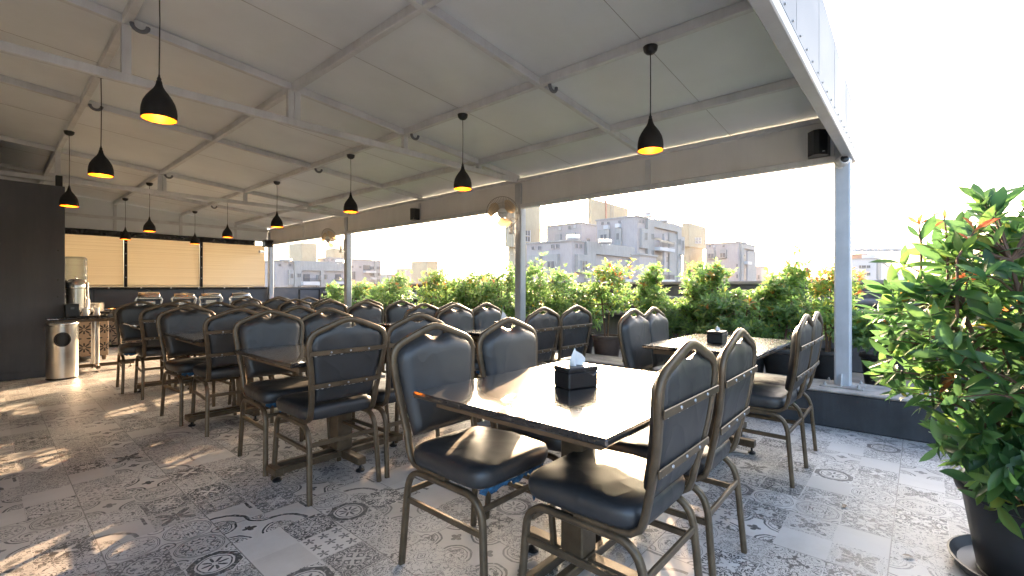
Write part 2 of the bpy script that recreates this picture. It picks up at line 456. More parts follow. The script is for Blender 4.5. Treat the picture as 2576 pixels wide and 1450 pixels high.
    tone = ramp(nt, rnd3.v, [(0.0, (0.80, 0.79, 0.78)), (1.0, (1.0, 1.0, 1.0))]); nt.links.new(tone.outputs[0], cellc.inputs[7])
    mix = nt.nodes.new('ShaderNodeMix'); mix.data_type = 'RGBA'
    nt.links.new(strength.v, mix.inputs[0]); nt.links.new(cellc.outputs[2], mix.inputs[6]); mix.inputs[7].default_value = (0.03, 0.03, 0.034, 1)
    mix2 = nt.nodes.new('ShaderNodeMix'); mix2.data_type = 'RGBA'
    nt.links.new((joint * 0.75).v, mix2.inputs[0]); nt.links.new(mix.outputs[2], mix2.inputs[6]); mix2.inputs[7].default_value = (0.13, 0.12, 0.11, 1)
    nt.links.new(mix2.outputs[2], bs.inputs['Base Color'])
    rg = X(wear.outputs[0]) * 0.25 + 0.33
    nt.links.new(rg.v, bs.inputs['Roughness'])
    h = X(wear2.outputs[0]) * 0.5 - joint * 1.5
    bump(nt, bs, h.v, 0.12, 0.003)
    return m
M['floor'] = floor_material()

def blind_material():
    m, nt, bs = new_mat('woven_blind'); X.nt = nt
    co = coords(nt, 'Object')
    mp = nt.nodes.new('ShaderNodeMapping'); mp.inputs['Scale'].default_value = (0.12, 0.12, 34.0); nt.links.new(co, mp.inputs[0])
    n = noise(nt, 1.0, 4.0, 0.75, mp.outputs[0])
    mp2 = nt.nodes.new('ShaderNodeMapping'); mp2.inputs['Scale'].default_value = (1.2, 1.2, 0.5); nt.links.new(co, mp2.inputs[0])
    n2 = noise(nt, 1.0, 3.0, 0.6, mp2.outputs[0])
    f = X(n.outputs[0]) * 0.95 + X(n2.outputs[0]) * 0.05
    r = ramp(nt, f.v, [(0.32, (0.54, 0.48, 0.36)), (0.48, (0.72, 0.65, 0.51)), (0.62, (0.76, 0.70, 0.57)), (0.74, (0.88, 0.84, 0.74))])
    nt.links.new(r.outputs[0], bs.inputs['Base Color']); bs.inputs['Roughness'].default_value = 0.45
    tr = nt.nodes.new('ShaderNodeBsdfTranslucent'); nt.links.new(r.outputs[0], tr.inputs[0])
    mx = nt.nodes.new('ShaderNodeMixShader'); mx.inputs[0].default_value = 0.30
    nt.links.new(bs.outputs[0], mx.inputs[1]); nt.links.new(tr.outputs[0], mx.inputs[2])
    nt.links.new(mx.outputs[0], nt.nodes['Material Output'].inputs[0])
    return m
M['blind'] = blind_material()

def counter_material():
    m, nt, bs = new_mat('cutout_panel'); X.nt = nt
    co = coords(nt, 'Object')
    sp = nt.nodes.new('ShaderNodeSeparateXYZ'); nt.links.new(co, sp.inputs[0])
    px = X(sp.outputs[0]) + X(sp.outputs[1]); pz = X(sp.outputs[2])
    c = 0.24
    row = xfl(pz / 0.14 + 20.0)
    sh = X.op('MODULO', row, 2.0) * 0.5
    u = (xfr(px / c + sh + 40.0) - 0.5) * 2.0; v = (xfr(pz / 0.14 + 20.0) - 0.5) * 1.17
    r = xsqrt(u * u + v * v); a = xatan2(v, u)
    pet = xmin(r < 0.78 * xpow(xabs(xcos(a * 4.0)), 1.4), r > 0.16)
    mix = nt.nodes.new('ShaderNodeMix'); mix.data_type = 'RGBA'
    nt.links.new(pet.v, mix.inputs[0])
    n = noise(nt, 5.0, 4.0, 0.6, co)
    r0 = ramp(nt, n.outputs[0], [(0.3, (0.30, 0.21, 0.13)), (0.7, (0.36, 0.26, 0.165))])
    nt.links.new(r0.outputs[0], mix.inputs[6]); mix.inputs[7].default_value = (0.02, 0.015, 0.012, 1)
    nt.links.new(mix.outputs[2], bs.inputs['Base Color']); bs.inputs['Roughness'].default_value = 0.55
    bump(nt, bs, inv(pet).v, 0.6, 0.01)
    return m
M['cutout'] = counter_material()

def clear_material():
    m, nt, bs = new_mat('clear_plastic')
    bs.inputs['Base Color'].default_value = (0.30, 0.35, 0.40, 1); bs.inputs['Roughness'].default_value = 0.12
    tr = nt.nodes.new('ShaderNodeBsdfTransparent'); tr.inputs[0].default_value = (0.80, 0.86, 0.90, 1)
    lw = nt.nodes.new('ShaderNodeLayerWeight'); lw.inputs[0].default_value = 0.45
    X.nt = nt
    f = X(lw.outputs['Facing']) * 0.75 + 0.04
    mx = nt.nodes.new('ShaderNodeMixShader'); nt.links.new(f.v, mx.inputs[0])
    nt.links.new(tr.outputs[0], mx.inputs[1]); nt.links.new(bs.outputs[0], mx.inputs[2])
    nt.links.new(mx.outputs[0], nt.nodes['Material Output'].inputs[0])
    return m
M['clear'] = clear_material()
def vinyl_material():
    m, nt, bs = new_mat('black_vinyl')
    bs.inputs['Base Color'].default_value = (0.012, 0.012, 0.012, 1); bs.inputs['Roughness'].default_value = 0.14
    n = noise(nt, 3.5, 2.0, 0.5, coords(nt), 1.5); bump(nt, bs, n.outputs[0], 0.9, 0.06)
    return m
M['vinyl'] = vinyl_material()

# ================================================================== SETTING
def struct(name, mb, mat, **k):
    return tag(mb.build(name, mat, **k), kind='structure')
g = MB(); g.add([(-900, -900, -18), (1500, -900, -18), (1500, 1500, -18), (-900, 1500, -18)], [(0, 1, 2, 3)])
struct('ground', g, M['ground'])
g = MB(); g.add([(-6, -7, 0), (4.60, -7, 0), (4.60, 12.62, 0), (-6, 12.62, 0)], [(0, 1, 2, 3)])
g.add([(-6, -7, -.3), (-6, 12.62, -.3), (4.60, 12.62, -.3), (4.60, -7, -.3)], [(0, 1, 2, 3)])
struct('floor', g, M['floor'])
g = MB(); g.span((5.04, -7, -.2), (6.52, 12.9, 0.18))
struct('terrace', g, M['terrace'])

# kerb under the columns
k = thing('low_wall', (4.80, 3, 0), 'low dark wall with a pale concrete top running under the white columns', 'wall')
b = MB(); b.span((-.235, -10, 0), (.25, 9.62, .285), .01); b.build('wall_body', M['kerb_face'], k)
b = MB(); b.span((-.245, -10, .285), (.26, 9.62, .305), .008); b.build('wall_cap', M['kerb_top'], k)

# parapet with pipes
p = thing('parapet_wall', (6.5, 3, 0.18), 'dark rendered parapet wall behind the potted shrubs', 'wall')
b = MB(); b.span((0, -12, 0), (.18, 9.9, 1.0), .01); b.build('wall_body', M['parapet'], p)
b = MB(); b.span((-.03, -12, 1.0), (.21, 9.9, 1.045), .008); b.build('coping', M['coping'], p)
for zz, rr in ((.80, .040), (.70, .026), (.57, .034)):
    pp = thing('wall_pipe', (6.42, 3, .18 + zz), {.80: 'thick grey pipe, uppermost of three along the dark parapet', .70: 'thin grey pipe, middle of three along the dark parapet', .57: 'grey pipe, lowest of three along the dark parapet'}[zz], 'pipe', group='pipes along the parapet')
    b = MB(); b.tube([(0, -12, 0), (0, 9.85, 0)], rr, 10); b.build('pipe_run', M['pipe'], pp)
    b = MB()
    for yy in (-2.2, 2.0, 6.0): b.tube([(0, yy - .05, 0), (0, yy + .05, 0)], rr * 1.3, 10)
    b.build('pipe_collar', M['pipe'], pp)
for i, yy in enumerate((.78, 4.9, 8.9)):
    b = MB(); b.span((-.02, -.02, -.42), (0, .02, .12), .004); b.box((-.03, 0, .12), (.06, .1, .02), .004); b.box((-.04, 0, -.08), (.09, .03, .02)); b.box((-.04, 0, -.18), (.09, .03, .02)); b.box((-.04, 0, -.31), (.09, .03, .02))
    o = b.build('pipe_bracket', M['pipe'], loc=(6.498, yy, 1.06))
    tag(o, ['grey strap bracket holding the pipes right of the white corner column', 'grey strap bracket holding the pipes behind the middle of the hedge', 'grey strap bracket holding the pipes near the far end of the parapet'][i], 'bracket', 'pipe brackets on the parapet')

# far parapet panels with a hatch
p = thing('panel_wall', (5.75, 12.95, 0), 'grey panelled parapet beyond the far column, with a small hatch', 'wall')
b = MB(); b.span((-.80, 0, 0), (.93, .08, 1.13), .006); b.build('wall_body', M['slate_panel'], p)
b = MB(); b.span((-.82, -.03, 1.13), (.95, .11, 1.15), .004); b.build('coping', M['kerb_top'], p)
h = MB(); h.span((.02, -.025, .28), (.55, -.003, 1.06), .006); hh = h.build('hatch', M['slate_panel'], p)
b = MB()
for a_, c_ in (((-.012, -.03, .26), (.018, -.001, 1.08)), ((.552, -.03, .26), (.582, -.001, 1.08)), ((.018, -.03, 1.062), (.552, -.001, 1.08))): b.span(a_, c_)
b.build('hatch_frame', M['black_matte'], hh)

# dark wall on the left
p = thing('dark_wall', (0.0, 8.4, 0), 'tall charcoal wall at the left, behind the steel bin', 'wall')
b = MB(); b.span((-5.9, 0, 0), (.685, .12, 2.46), .004); b.span((-.2 + .765, .121, 0), (.685, 4.2, 2.46), .004); b.build('wall_body', M['dark_wall'], p)
b = MB(); b.span((.60, .02, 2.46), (.665, .09, 2.60), .003); b.build('wall_post', M['black_matte'], p)
b = MB()
for zz in (.62, 1.02, 1.24, 1.62): b.lathe([(.008, 0), (.006, .004), (0, .005)], (0, 0, 0), 8, Matrix.Translation((.62, 0, zz)) @ Matrix.Rotation(R(90), 4, 'X'))
b.build('screw_head', M['black_matte'], p)
b = MB(); b.span((-5.9, -.014, 0), (.683, -.002, .09), .004); b.build('skirting', M['dark_wall'], p)
b = MB(); b.span((-1.7, .8, 0), (-1.6, 12.7, 3.12)); b.span((-1.6, 12.62, 0), (.69, 12.7, 2.98)); struct('unseen_shade_wall', b, M['bgrey'])  # out-of-view walls added to dim the left side and shut out skylight

# ================================================================== CANOPY
SL = 0.085
def zs(x): return 2.665 + SL * (4.81 - x)       # underside of the roof sheet
def zr(x): return zs(x) - 0.062                 # underside of rafters
cn = thing('rooftop_canopy', (0, 6, 0), 'large white steel canopy roof over the dining terrace', 'canopy')
CY = 6.0
def L(x, y, z): return (x, y - CY, z)
XL = -5.85
b = MB()
ys = [.46, 12.75]
ring = []
for (x, dz) in ((5.20, 0), (XL, 0)): ring.append((x, zs(x)))
vs_ = []
for y in ys:
    for x, z in ring: vs_ += [L(x, y, z), L(x, y, z + .05)]
b.add(vs_, [(0, 4, 6, 2), (1, 3, 7, 5), (0, 1, 5, 4), (2, 6, 7, 3), (0, 2, 3, 1), (4, 5, 7, 6)])
roof = b.build('roof_sheet', M['roof_sheet'], cn, smooth=False)
b = MB()                                            # thin lap seams of the sheets
for y in (1.42, 3.25, 5.15, 7.2, 9.4, 11.5):
    b.add([L(5.0, y, zs(5.0) - .001), L(XL, y, zs(XL) - .001), L(XL, y + .003, zs(XL) - .003), L(5.0, y + .003, zs(5.0) - .003)], [(0, 1, 2, 3)])
b.build('sheet_seam', M['seam'], roof, smooth=False)
PUR = [-1.7, -.52, .64, 1.78, 2.945, 4.05]
for x in PUR:
    b = MB(); z = zs(x); b.span(L(x - .026, .50, z - .066), L(x + .026, 12.6, z - .001), .005); b.build('purlin', M['white_steel'], cn)
RAF = [2.3, 4.12, 6.24, 8.7, 10.65]
def rafter(y, w=.05, drop=.062):
    b = MB(); x0, x1 = 4.80, XL + .05
    pts = [L(x0, y, zs(x0) - drop / 2), L(x1, y, zs(x1) - drop / 2)]
    b.bar(pts, w, drop - .006); return b.build('rafter', M['white_steel'], cn)
for y in RAF: rafter(y, .048, .070)
for y in (4.12, 8.7):                                # trusses
    b = MB(); b.span(L(4.75, y - .026, 2.555), L(XL + .1, y + .026, 2.615), .005); b.build('chord', M['white_steel'], cn)
    for i, x in enumerate((-.52, .64, 1.78, 2.945, 4.05)):
        b = MB(); z1 = zr(x) - .006
        if i in (2,):
            b.span(L(x - .052, y - .024, 2.615), L(x - .003, y + .024, z1)); b.span(L(x + .003, y - .024, 2.615), L(x + .052, y + .024, z1))
        else: b.span(L(x - .026, y - .024, 2.615), L(x + .026, y + .024, z1))
        b.build('post', M['white_steel'], cn)
# fascia beam along the planted edge
b = MB(); b.span(L(4.815, .52, 2.27), L(4.835, 12.6, 2.58)); b.build('fascia_panel', M['fascia'], cn, smooth=False)
b = MB(); b.span(L(4.79, .52, 2.215), L(4.86, 12.6, 2.27), .005); b.build('fascia_rail', M['white_steel'], cn)
b = MB(); b.span(L(4.79, .52, 2.575), L(4.86, 12.6, 2.620), .005); b.build('fascia_rail', M['white_steel'], cn)
for y in (2.25, 6.3, 10.6):
    b = MB(); b.span(L(4.80, y - .03, 2.272), L(4.814, y + .03, 2.545), .003); b.build('fascia_strut', M['white_steel'], cn)
# gable end towards the camera
b = MB()
b.add([L(5.06, .435, 2.30), L(XL, .435, 2.30), L(XL, .435, zs(XL) + .06), L(4.84, .435, zs(4.84) + .012),
       L(5.06, .425, 2.30), L(XL, .425, 2.30), L(XL, .425, zs(XL) + .06), L(4.84, .425, zs(4.84) + .012)],
      [(0, 1, 2, 3), (7, 6, 5, 4), (0, 3, 7, 4), (3, 2, 6, 7), (1, 0, 4, 5), (2, 1, 5, 6)])
gs = b.build('gable_sheet', M['gable_sheet'], cn, smooth=False)
b = MB()
x = 5.0
while x > -1:
    b.lathe([(.0055, 0), (.0055, .004), (.003, .006), (0, .006)], (0, 0, 0), 6, Matrix.Translation(L(x, .425, 2.325)) @ Matrix.Rotation(R(90), 4, 'X')); x -= .165
b.build('screw_head', M['zinc'], gs)
b = MB(); x = 4.3
while x > -2:
    b.span(L(x, .4242, 2.32), L(x + .006, .4249, zs(x) + .02)); x -= .62
b.build('sheet_rib', M['gable_sheet'], gs)
b = MB(); b.span(L(5.05, .425, 2.235), L(XL, .495, 2.30), .006); b.build('gable_beam', M['column_paint'], cn)
b = MB(); b.bar([L(4.86, .53, zs(4.86) - .03), L(XL, .53, zs(XL) - .03)], .05, .05); b.build('rafter', M['white_steel'], cn)
# grey conduit elbows at the rafter crossings
for x, y in ((.70, 4.02), (.72, 6.12), (2.99, 2.20), (2.99, 6.14), (1.84, 8.58), (2.99, 10.5), (2.99, 4.0)):
    b = MB(); z = zr(x) - .006
    b.tube([(.045 * math.cos(t) , .0, -.045 * math.sin(t)) for t in [math.pi * i / 8 for i in range(9)]], .014, 8)
    o = b.build('conduit_bend', M['pipe'], cn); o.location = L(x, y, z)

# support columns
def column(y, label):
    t = thing('support_column', (4.845, y, .305), label, 'column', group='white columns of the canopy')
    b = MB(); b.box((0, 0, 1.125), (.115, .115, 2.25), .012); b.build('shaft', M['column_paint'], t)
    b = MB(); b.box((0, 0, .006), (.30, .30, .012), .003); pl = b.build('base_plate', M['kerb_top'], t)
    b = MB()
    for sx in (-1, 1):
        for sy in (-1, 1): b.lathe([(.013, .012), (.013, .026), (.007, .026), (.007, .040), (0, .040)], (sx * .115, sy * .115, 0), 6)
    b.build('anchor_bolt', M['zinc'], pl)
    b = MB(); b.add([(-.062, -.004, .012), (-.062, .004, .012), (-.12, .004, .012), (-.12, -.004, .012), (-.062, -.004, .11), (-.062, .004, .11), (-.10, .004, .085), (-.10, -.004, .085)], [(0, 3, 2, 1), (4, 5, 6, 7), (0, 1, 5, 4), (1, 2, 6, 5), (2, 3, 7, 6), (3, 0, 4, 7)])
    b.build('stiffener', M['white_steel'], t)
    return t
column(.50, 'white square corner column on the low wall, nearest the camera')
column(4.12, 'white square column on the low wall, carrying the nearer fan')
column(8.7, 'white square column on the low wall, carrying the farther fan')
column(12.55, 'white square column in the far corner beside the tan blind')

# back wall with blinds
bw = thing('back_wall', (2.75, 12.62, 0), 'far wall of grey panels below and white boards above the tan blinds', 'wall')
b = MB(); b.span((-2.05, 0, 0), (2.05, .08, 1.10)); b.build('lower_panel', M['slate_panel'], bw, smooth=False)
b = MB()
for x in (-1.30, -.35, .62, 1.45): b.span((x, -.004, .3), (x + .008, -.001, 1.09))
b.build('panel_joint', M['black_matte'], bw)
b = MB(); b.add([(-2.05, 0, 2.30), (2.05, 0, 2.30), (2.05, 0, zs(4.8) - .01), (-2.05, 0, zs(.7) - .01), (-2.05, .06, 2.30), (2.05, .06, 2.30), (2.05, .06, zs(4.8) - .01), (-2.05, .06, zs(.7) - .01)], [(0, 1, 2, 3), (7, 6, 5, 4), (0, 4, 5, 1), (2, 6, 7, 3)])
b.build('upper_board', M['roof_sheet'], bw, smooth=False)
b = MB(); b.span((-2.05, -.05, 2.55), (2.05, -.002, 2.61), .004); b.build('chord', M['white_steel'], bw)
for x in (-.97, .18, 1.30):
    b = MB(); b.span((x - .025, -.03, 2.30), (x + .025, -.003, 2.548)); b.span((x - .025, -.03, 2.612), (x + .025, -.003, zs(2.75 + x) - .07)); b.build('post', M['white_steel'], bw)
b = MB(); b.span((-2.05, -.04, 1.10), (2.05, .06, 1.145), .005); b.build('sill_rail', M['black_matte'], bw)
b = MB()
for x in [-1.6 + .53 * i for i in range(8)]: b.lathe([(.018, 0), (.016, .006), (0, .008)], (0, 0, 0), 8, Matrix.Translation((x, -.041, 1.123)) @ Matrix.Rotation(R(90), 4, 'X'))
b.build('rail_screw', M['zinc'], bw)
for x in (-.795, .58):
    b = MB(); b.span((x - .026, -.03, 1.146), (x + .026, .03, 2.20), .004); mu = b.build('mullion', M['black_matte'], bw)
    b = MB()
    for zz in (1.35, 1.6, 1.85, 2.08): b.lathe([(.012, 0), (.010, .005), (0, .006)], (0, 0, 0), 8, Matrix.Translation((x, -.031, zz)) @ Matrix.Rotation(R(90), 4, 'X'))
    b.build('mullion_screw', M['zinc'], mu)
for i, (x0, x1) in enumerate(((-2.05, -.823), (-.767, .552), (.608, 1.99))):
    lb = ['tan woven roller blind behind the water dispenser, leftmost of three', 'tan woven roller blind between the two black mullions', 'tan woven roller blind beside the far corner column'][i]
    t = thing('roller_blind', (2.75 + (x0 + x1) / 2, 12.63, 1.15), lb, 'blind', group='tan roller blinds in the far wall')
    w = x1 - x0
    b = MB(); b.span((-w / 2 + .004, 0, .0), (w / 2 - .004, .006, 1.05)); b.build('fabric', M['blind'], t, smooth=False)
    b = MB(); b.tube([(-w / 2 + .01, -.004, .02), (w / 2 - .01, -.004, .02)], .012, 8); b.build('bottom_bar', M['blind'], t)
b = MB(); n = 40
b.add([(-2.0 + 3.72 * i / n, .012 * math.sin(i * 1.7) + .01 * math.sin(i * .6), z) for z in (0.0, .125) for i in range(n + 1)], [(i, i + 1, n + 2 + i, n + 1 + i) for i in range(n)])
tag(b.build('vinyl_pelmet', M['vinyl'], loc=(2.75, 12.55, 2.185)), 'glossy black vinyl strip rolled up above the tan blinds', 'pelmet')

# ================================================================== FURNITURE
# ---- chair prototype (front = +Y)
def ybk(z): return -.205 - .075 * (z - .45) / .5 - .02 * math.sin((z - .45) / .5 * math.pi)
def lerp_tab(tab, z):
    for (z0, v0), (z1, v1) in zip(tab, tab[1:]):
        if z <= z1: return v0 + (v1 - v0) * (z - z0) / (z1 - z0)
    return tab[-1][1]
FR = [(.45, .186), (.55, .189), (.66, .201), (.76, .216), (.83, .225), (.875, .224)]
def chair():
    t = thing('banquet_chair', (0, 0, 0), '', 'chair')
    # seat cushion
    b = MB(); N = 14
    def sq(a, e): return math.copysign(abs(a) ** e, a)
    rows = []
    for z, k in ((.425, .90), (.432, .965), (.45, .995), (.475, 1.0), (.492, .975), (.503, .90), (.508, .72), (.511, .40), (.512, .1)):
        ringp = []
        for i in range(36):
            a = 2 * math.pi * i / 36
            x = .222 * k * sq(math.cos(a), .32); y = .220 * k * sq(math.sin(a), .32)
            w = 1.0 - .05 * (.5 - y / .44)
            ringp.append((x * w, y + .012, z + (.004 * math.sin(x * 31 + 1) * math.cos(y * 23) if k < .95 and z > .49 else 0)))
        rows.append(ringp)
    vs_ = [q for r_ in rows for q in r_]; fs = []
    for i in range(len(rows) - 1):
        for k in range(36): fs.append((i * 36 + k, i * 36 + (k + 1) % 36, (i + 1) * 36 + (k + 1) % 36, (i + 1) * 36 + k))
    fs.append(tuple(range(35, -1, -1))); fs.append(tuple((len(rows) - 1) * 36 + k for k in range(36)))
    b.add(vs_, fs); b.build('seat', M['leather'], t, ang=60)
    # backrest cushion
    zb, zt = .525, .932; NU, NV = 16, 16
    hw = [(.5, .160), (.56, .170), (.66, .184), (.76, .200), (.83, .209), (.862, .207), (.884, .196), (.902, .176), (.94, .160)]
    def topz(s):                                       # s in -1..1, dipped handle scoop in the middle
        fz = lerp_tab([(0, .974), (.06, .957), (.118, .936), (.176, .912), (.198, .900)], abs(s) * .172)
        d = max(0, 1 - abs(s) / .46); return fz - .012 - .036 * (d * d * (3 - 2 * d))
    front = []; back = []
    for j in range(NV + 1):
        for i in range(NU + 1):
            s = -1 + 2 * i / NU; z = zb + (topz(s) - zb) * j / NV
            h = lerp_tab(hw, z)
            ed = min(1, (1 - abs(s)) / .16); ez = min(1, j / 2.2, (NV - j) / 2.2)
            e = math.sqrt(max(0, 1 - (1 - min(ed, 1)) ** 2)) * math.sqrt(max(0, 1 - (1 - min(ez, 1)) ** 2))
            bul = .012 * (1 - s * s) * (1 - ((z - .73) / .22) ** 2 if abs(z - .73) < .22 else 0)
            x = s * h
            front.append((x, ybk(z) + .006 + .036 * e + bul, z))
            wr = .0035 * math.sin(x * 40 + z * 25) * max(0, (z - .78) / .15)
            back.append((x, ybk(z) + .004 - .010 * e + wr, z))
    b = MB(); W = NU + 1; n0 = len(front); fs = []
    for j in range(NV):
        for i in range(NU):
            q = j * W + i; fs.append((q + 1, q, q + W, q + W + 1)); fs.append((n0 + q, n0 + q + 1, n0 + q + W + 1, n0 + q + W))
    for i in range(NU):
        fs.append((i, i + 1, n0 + i + 1, n0 + i)); q = NV * W + i; fs.append((q + 1, q, n0 + q, n0 + q + 1))
    for j in range(NV):
        q = j * W; fs.append((q + W, q, n0 + q, n0 + q + W)); q = j * W + NU; fs.append((q, q + W, n0 + q + W, n0 + q))
    b.add(front + back, fs); b.build('backrest', M['leather'], t, ang=70)
    # back frame: one bent tube
    half = [(.186, .02, .418), (.186, -.13, .418), (.186, -.175, .424), (.186, -.205, .445), (.187, -.217, .48)]
    for z in (.55, .62, .70, .77, .83): half.append((lerp_tab(FR, z), ybk(z), z))
    for x, z in ((.2235, .858), (.216, .882), (.202, .899), (.176, .914), (.118, .936), (.062, .957), (.034, .966), (.012, .971)): half.append((x, ybk(z), z))
    path = [(x, y, z) for x, y, z in half] + [(-x, y, z) for x, y, z in reversed(half)]
    b = MB(); b.bar(path, .020, .030, up=(1, 0, 0), r=.004); b.build('back_frame', M['bronze'], t, ang=50)
    # arched leg pairs, side rails
    for sx in (-1, 1):
        x = sx * .196; sp_ = sx * .010
        pts = [(x + sp_, -.245, 0), (x, -.218, .31)]
        for i in range(1, 7):
            a = math.pi / 2 * i / 6; pts.append((x, -.130 - .083 * math.cos(a), .318 + .083 * math.sin(a)))
        for i in range(0, 6):
            a = math.pi / 2 * (1 - i / 6); pts.append((x, .135 + .083 * math.cos(a), .318 + .083 * math.sin(a)))
        pts += [(x, .220, .31), (x + sp_, .243, 0)]
        b = MB(); b.bar(pts, .022, .026, up=(1, 0, 0), r=.004); b.build('leg_frame', M['bronze'], t, ang=50)
        b = MB(); b.span((x - .008, -.215, .262), (x + .008, .213, .285), .003); b.build('side_rail', M['bronze'], t)
    b = MB(); b.span((-.188, -.226, .292), (.188, -.212, .316), .003); b.build('rear_rail', M['bronze'], t)
    b = MB(); b.span((-.188, .192, .340), (.188, .206, .362), .003); b.build('front_rail', M['bronze'], t)
    for z in (.622, .800):
        h = lerp_tab(FR, z) + .006; y = ybk(z) - .017
        b = MB(); b.box((0, y, z), (2 * h, .006, .026), .002); st = b.build('back_strap', M['bronze'], t)
        for x in (-.11, 0, .11):
            b = MB(); b.lathe([(.006, 0), (.005, .003), (0, .004)], (0, 0, 0), 8, Matrix.Translation((x, y - .003, z)) @ Matrix.Rotation(R(90), 4, 'X')); b.build('rivet', M['zinc'], st)
        b = MB(); rnd = random.Random(int(z * 1000)); n = 40; top = []; bot = []
        for i in range(n + 1):
            x = -h * .9 + 1.8 * h * i / n
            top.append((x, y + .0028, z - .012)); bot.append((x, y + .0012, z - .0135 - max(0, rnd.uniform(-.008, .003))))
        b.add(top + bot, [(i, i + 1, n + 2 + i, n + 1 + i) for i in range(n)]); b.build('torn_trim', M['tissue'], st, smooth=False)
    return t
def lining(parent):
    b = MB(); n = 30; rnd = random.Random(3); a_ = []; c_ = []
    for i in range(n + 1):
        x = -.19 + .38 * i / n; y = .19 + .03 * math.sqrt(max(0, 1 - (x / .2) ** 2))
        a_.append((x, y, .428)); c_.append((x, y - .006 + rnd.uniform(-.004, .004), .428 - rnd.uniform(.010, .030)))
    b.add(a_ + c_, [(i, i + 1, n + 2 + i, n + 1 + i) for i in range(n)]); b.build('torn_lining', M['blue_cloth'], parent, smooth=False)
TN = dict(T1='sunlit table with glare in the foreground', T2='second table of the left row', T3='third table of the left row', T4='last table of the left row',
          R1='first table of the right row', R2='second table of the right row', R3='third table of the right row', R4='fourth table of the right row', R5='last table of the right row')
# rows: table -> far chairs (facing the camera) y of peak, xs ; near chairs (backs to camera)
ROWS = dict(T1=(1.66, (1.350, 1.851), .53, (1.445, 1.963)), T2=(3.52, (1.345, 1.79), 2.37, (1.338, 1.799)), T3=(5.1, (1.246, 1.785), 4.07, (1.348, 1.799)), T4=(6.95, (1.197, 1.621), 5.9, (1.28, 1.743)),
            R1=(1.62, (3.212, 3.571), .51, (3.264, 3.643)), R2=(3.35, (2.976, 3.414), 2.3, (3.004, 3.488)), R3=(4.75, (2.86, 3.336), 3.75, (2.917, 3.308)), R4=(6.5, (2.838, 3.269), 5.6, (2.878, 3.419)), R5=(8.4, (2.86, 3.36), 7.4, (2.971, 3.437)))
proto = chair(); first = True
GRP = 'black banquet chairs around the dining tables'
for tn, (yf, xf, yn, xn) in ROWS.items():
    for side, (yy, xs, rz) in enumerate(((yf - .285, xf, math.pi), (yn + .285, xn, 0.0))):
        for i, x in enumerate(xs):
            lb = 'black banquet chair, %s one, %s, at %s' % (('left', 'right')[i], ('facing camera', 'back to camera')[side], TN[tn])
            j = random.Random(hash((tn == 'T1', side, i, int(x * 100))) & 255).uniform(-.025, .025)
            if first:
                o = proto; o.location = (x, yy, 0); o.rotation_euler = (0, 0, rz + j); o['label'] = lb; o['group'] = GRP; first = False
            else: o = dup(proto, (x + j * .5 * (yy > 2), yy + j * (yy > 2), 0), rz + j * (3.0 if yy > 2 else 1.2), lb, GRP)
            if (tn, side, i) in (('T1', 0, 0), ('T2', 0, 0), ('T3', 0, 0)): lining(o)

# ---- table prototype 1.0 x 0.84, top at 0.75
def table(w, d):
    t = thing('dining_table', (0, 0, 0), '', 'table')
    b = MB(); b.box((0, 0, .738), (w, d, .024), .006); b.build('tabletop', M['granite'], t)
    b = MB(); a, c = w / 2 - .07, d / 2 - .06
    b.span((-a, -c, .688), (a, -c + .03, .7255)); b.span((-a, c - .03, .688), (a, c, .7255)); b.span((-a, -c + .03, .688), (-a + .03, c - .03, .7255)); b.span((a - .03, -c + .03, .688), (a, c - .03, .7255))
    b.build('apron', M['apron'], t, smooth=False)
    b = MB(); b.box((0, 0, .395), (.105, .105, .61), .006); b.build('pedestal', M['bronze'], t)
    b = MB(); b.box((0, 0, .698), (.5, .06, .02)); b.box((0, 0, .676), (.06, .5, .02)); b.build('top_bracket', M['bronze'], t)
    for yy in (-.045, .045):
        b = MB(); b.box((0, yy, .074), (w * .84, .036, .036), .004); b.build('base_rail', M['bronze'], t)
    b = MB(); b.box((0, 0, .068), (.055, d * .62, .046), .004); b.build('base_beam', M['bronze'], t)
    for x, y in ((w * .40, 0), (-w * .40, 0), (0, d * .28), (0, -d * .28)):
        if x: 
            bb = MB(); bb.box((x * 1.03, 0, .068), (.05, .13, .044), .004); bb.build('end_block', M['bronze'], t)
        b = MB(); b.lathe([(.026, 0), (.028, .010), (.014, .018), (.008, .020), (.008, .05), (0, .05)], (x, y, 0), 14); b.build('levelling_foot', M['black_plastic'], t)
    return t
TT = dict(T1=(1.58, 1.036), T2=(1.545, 2.86), T3=(1.53, 4.52), T4=(1.52, 6.40), R1=(3.50, 1.08), R2=(3.30, 2.83), R3=(3.29, 4.26), R4=(3.25, 6.05), R5=(3.20, 7.90))
TL = dict(T1='glossy black table in the foreground, blazing with sun glare, tissue box on it', T2='bare black table, second of the left row from the camera', T3='bare black table, third of the left row from the camera',
          T4='bare black table, last of the left row, nearest the steel bin', R1='black table with a tissue box beside the white corner column', R2='black table behind the foreground table, tissue box with a tall tissue on it',
          R3='black table with a white sugar bowl and tissue box on it', R4='black table, fourth of the right row, before the farther fan column', R5='black table, last of the right row, near the buffet')
tp = None
for tn, (x, y) in TT.items():
    if tp is None: tp = table(1.01, .84); tp.location = (x, y, 0); tp['label'] = TL[tn]; tp['group'] = 'black dining tables'
    else:
        o = dup(tp, (x, y, 0), 0.0, TL[tn], 'black dining tables')
        if tn[0] == 'R': o.scale = (1.02, .86, 1) if tn == 'R1' else (1.0, .93, 1)

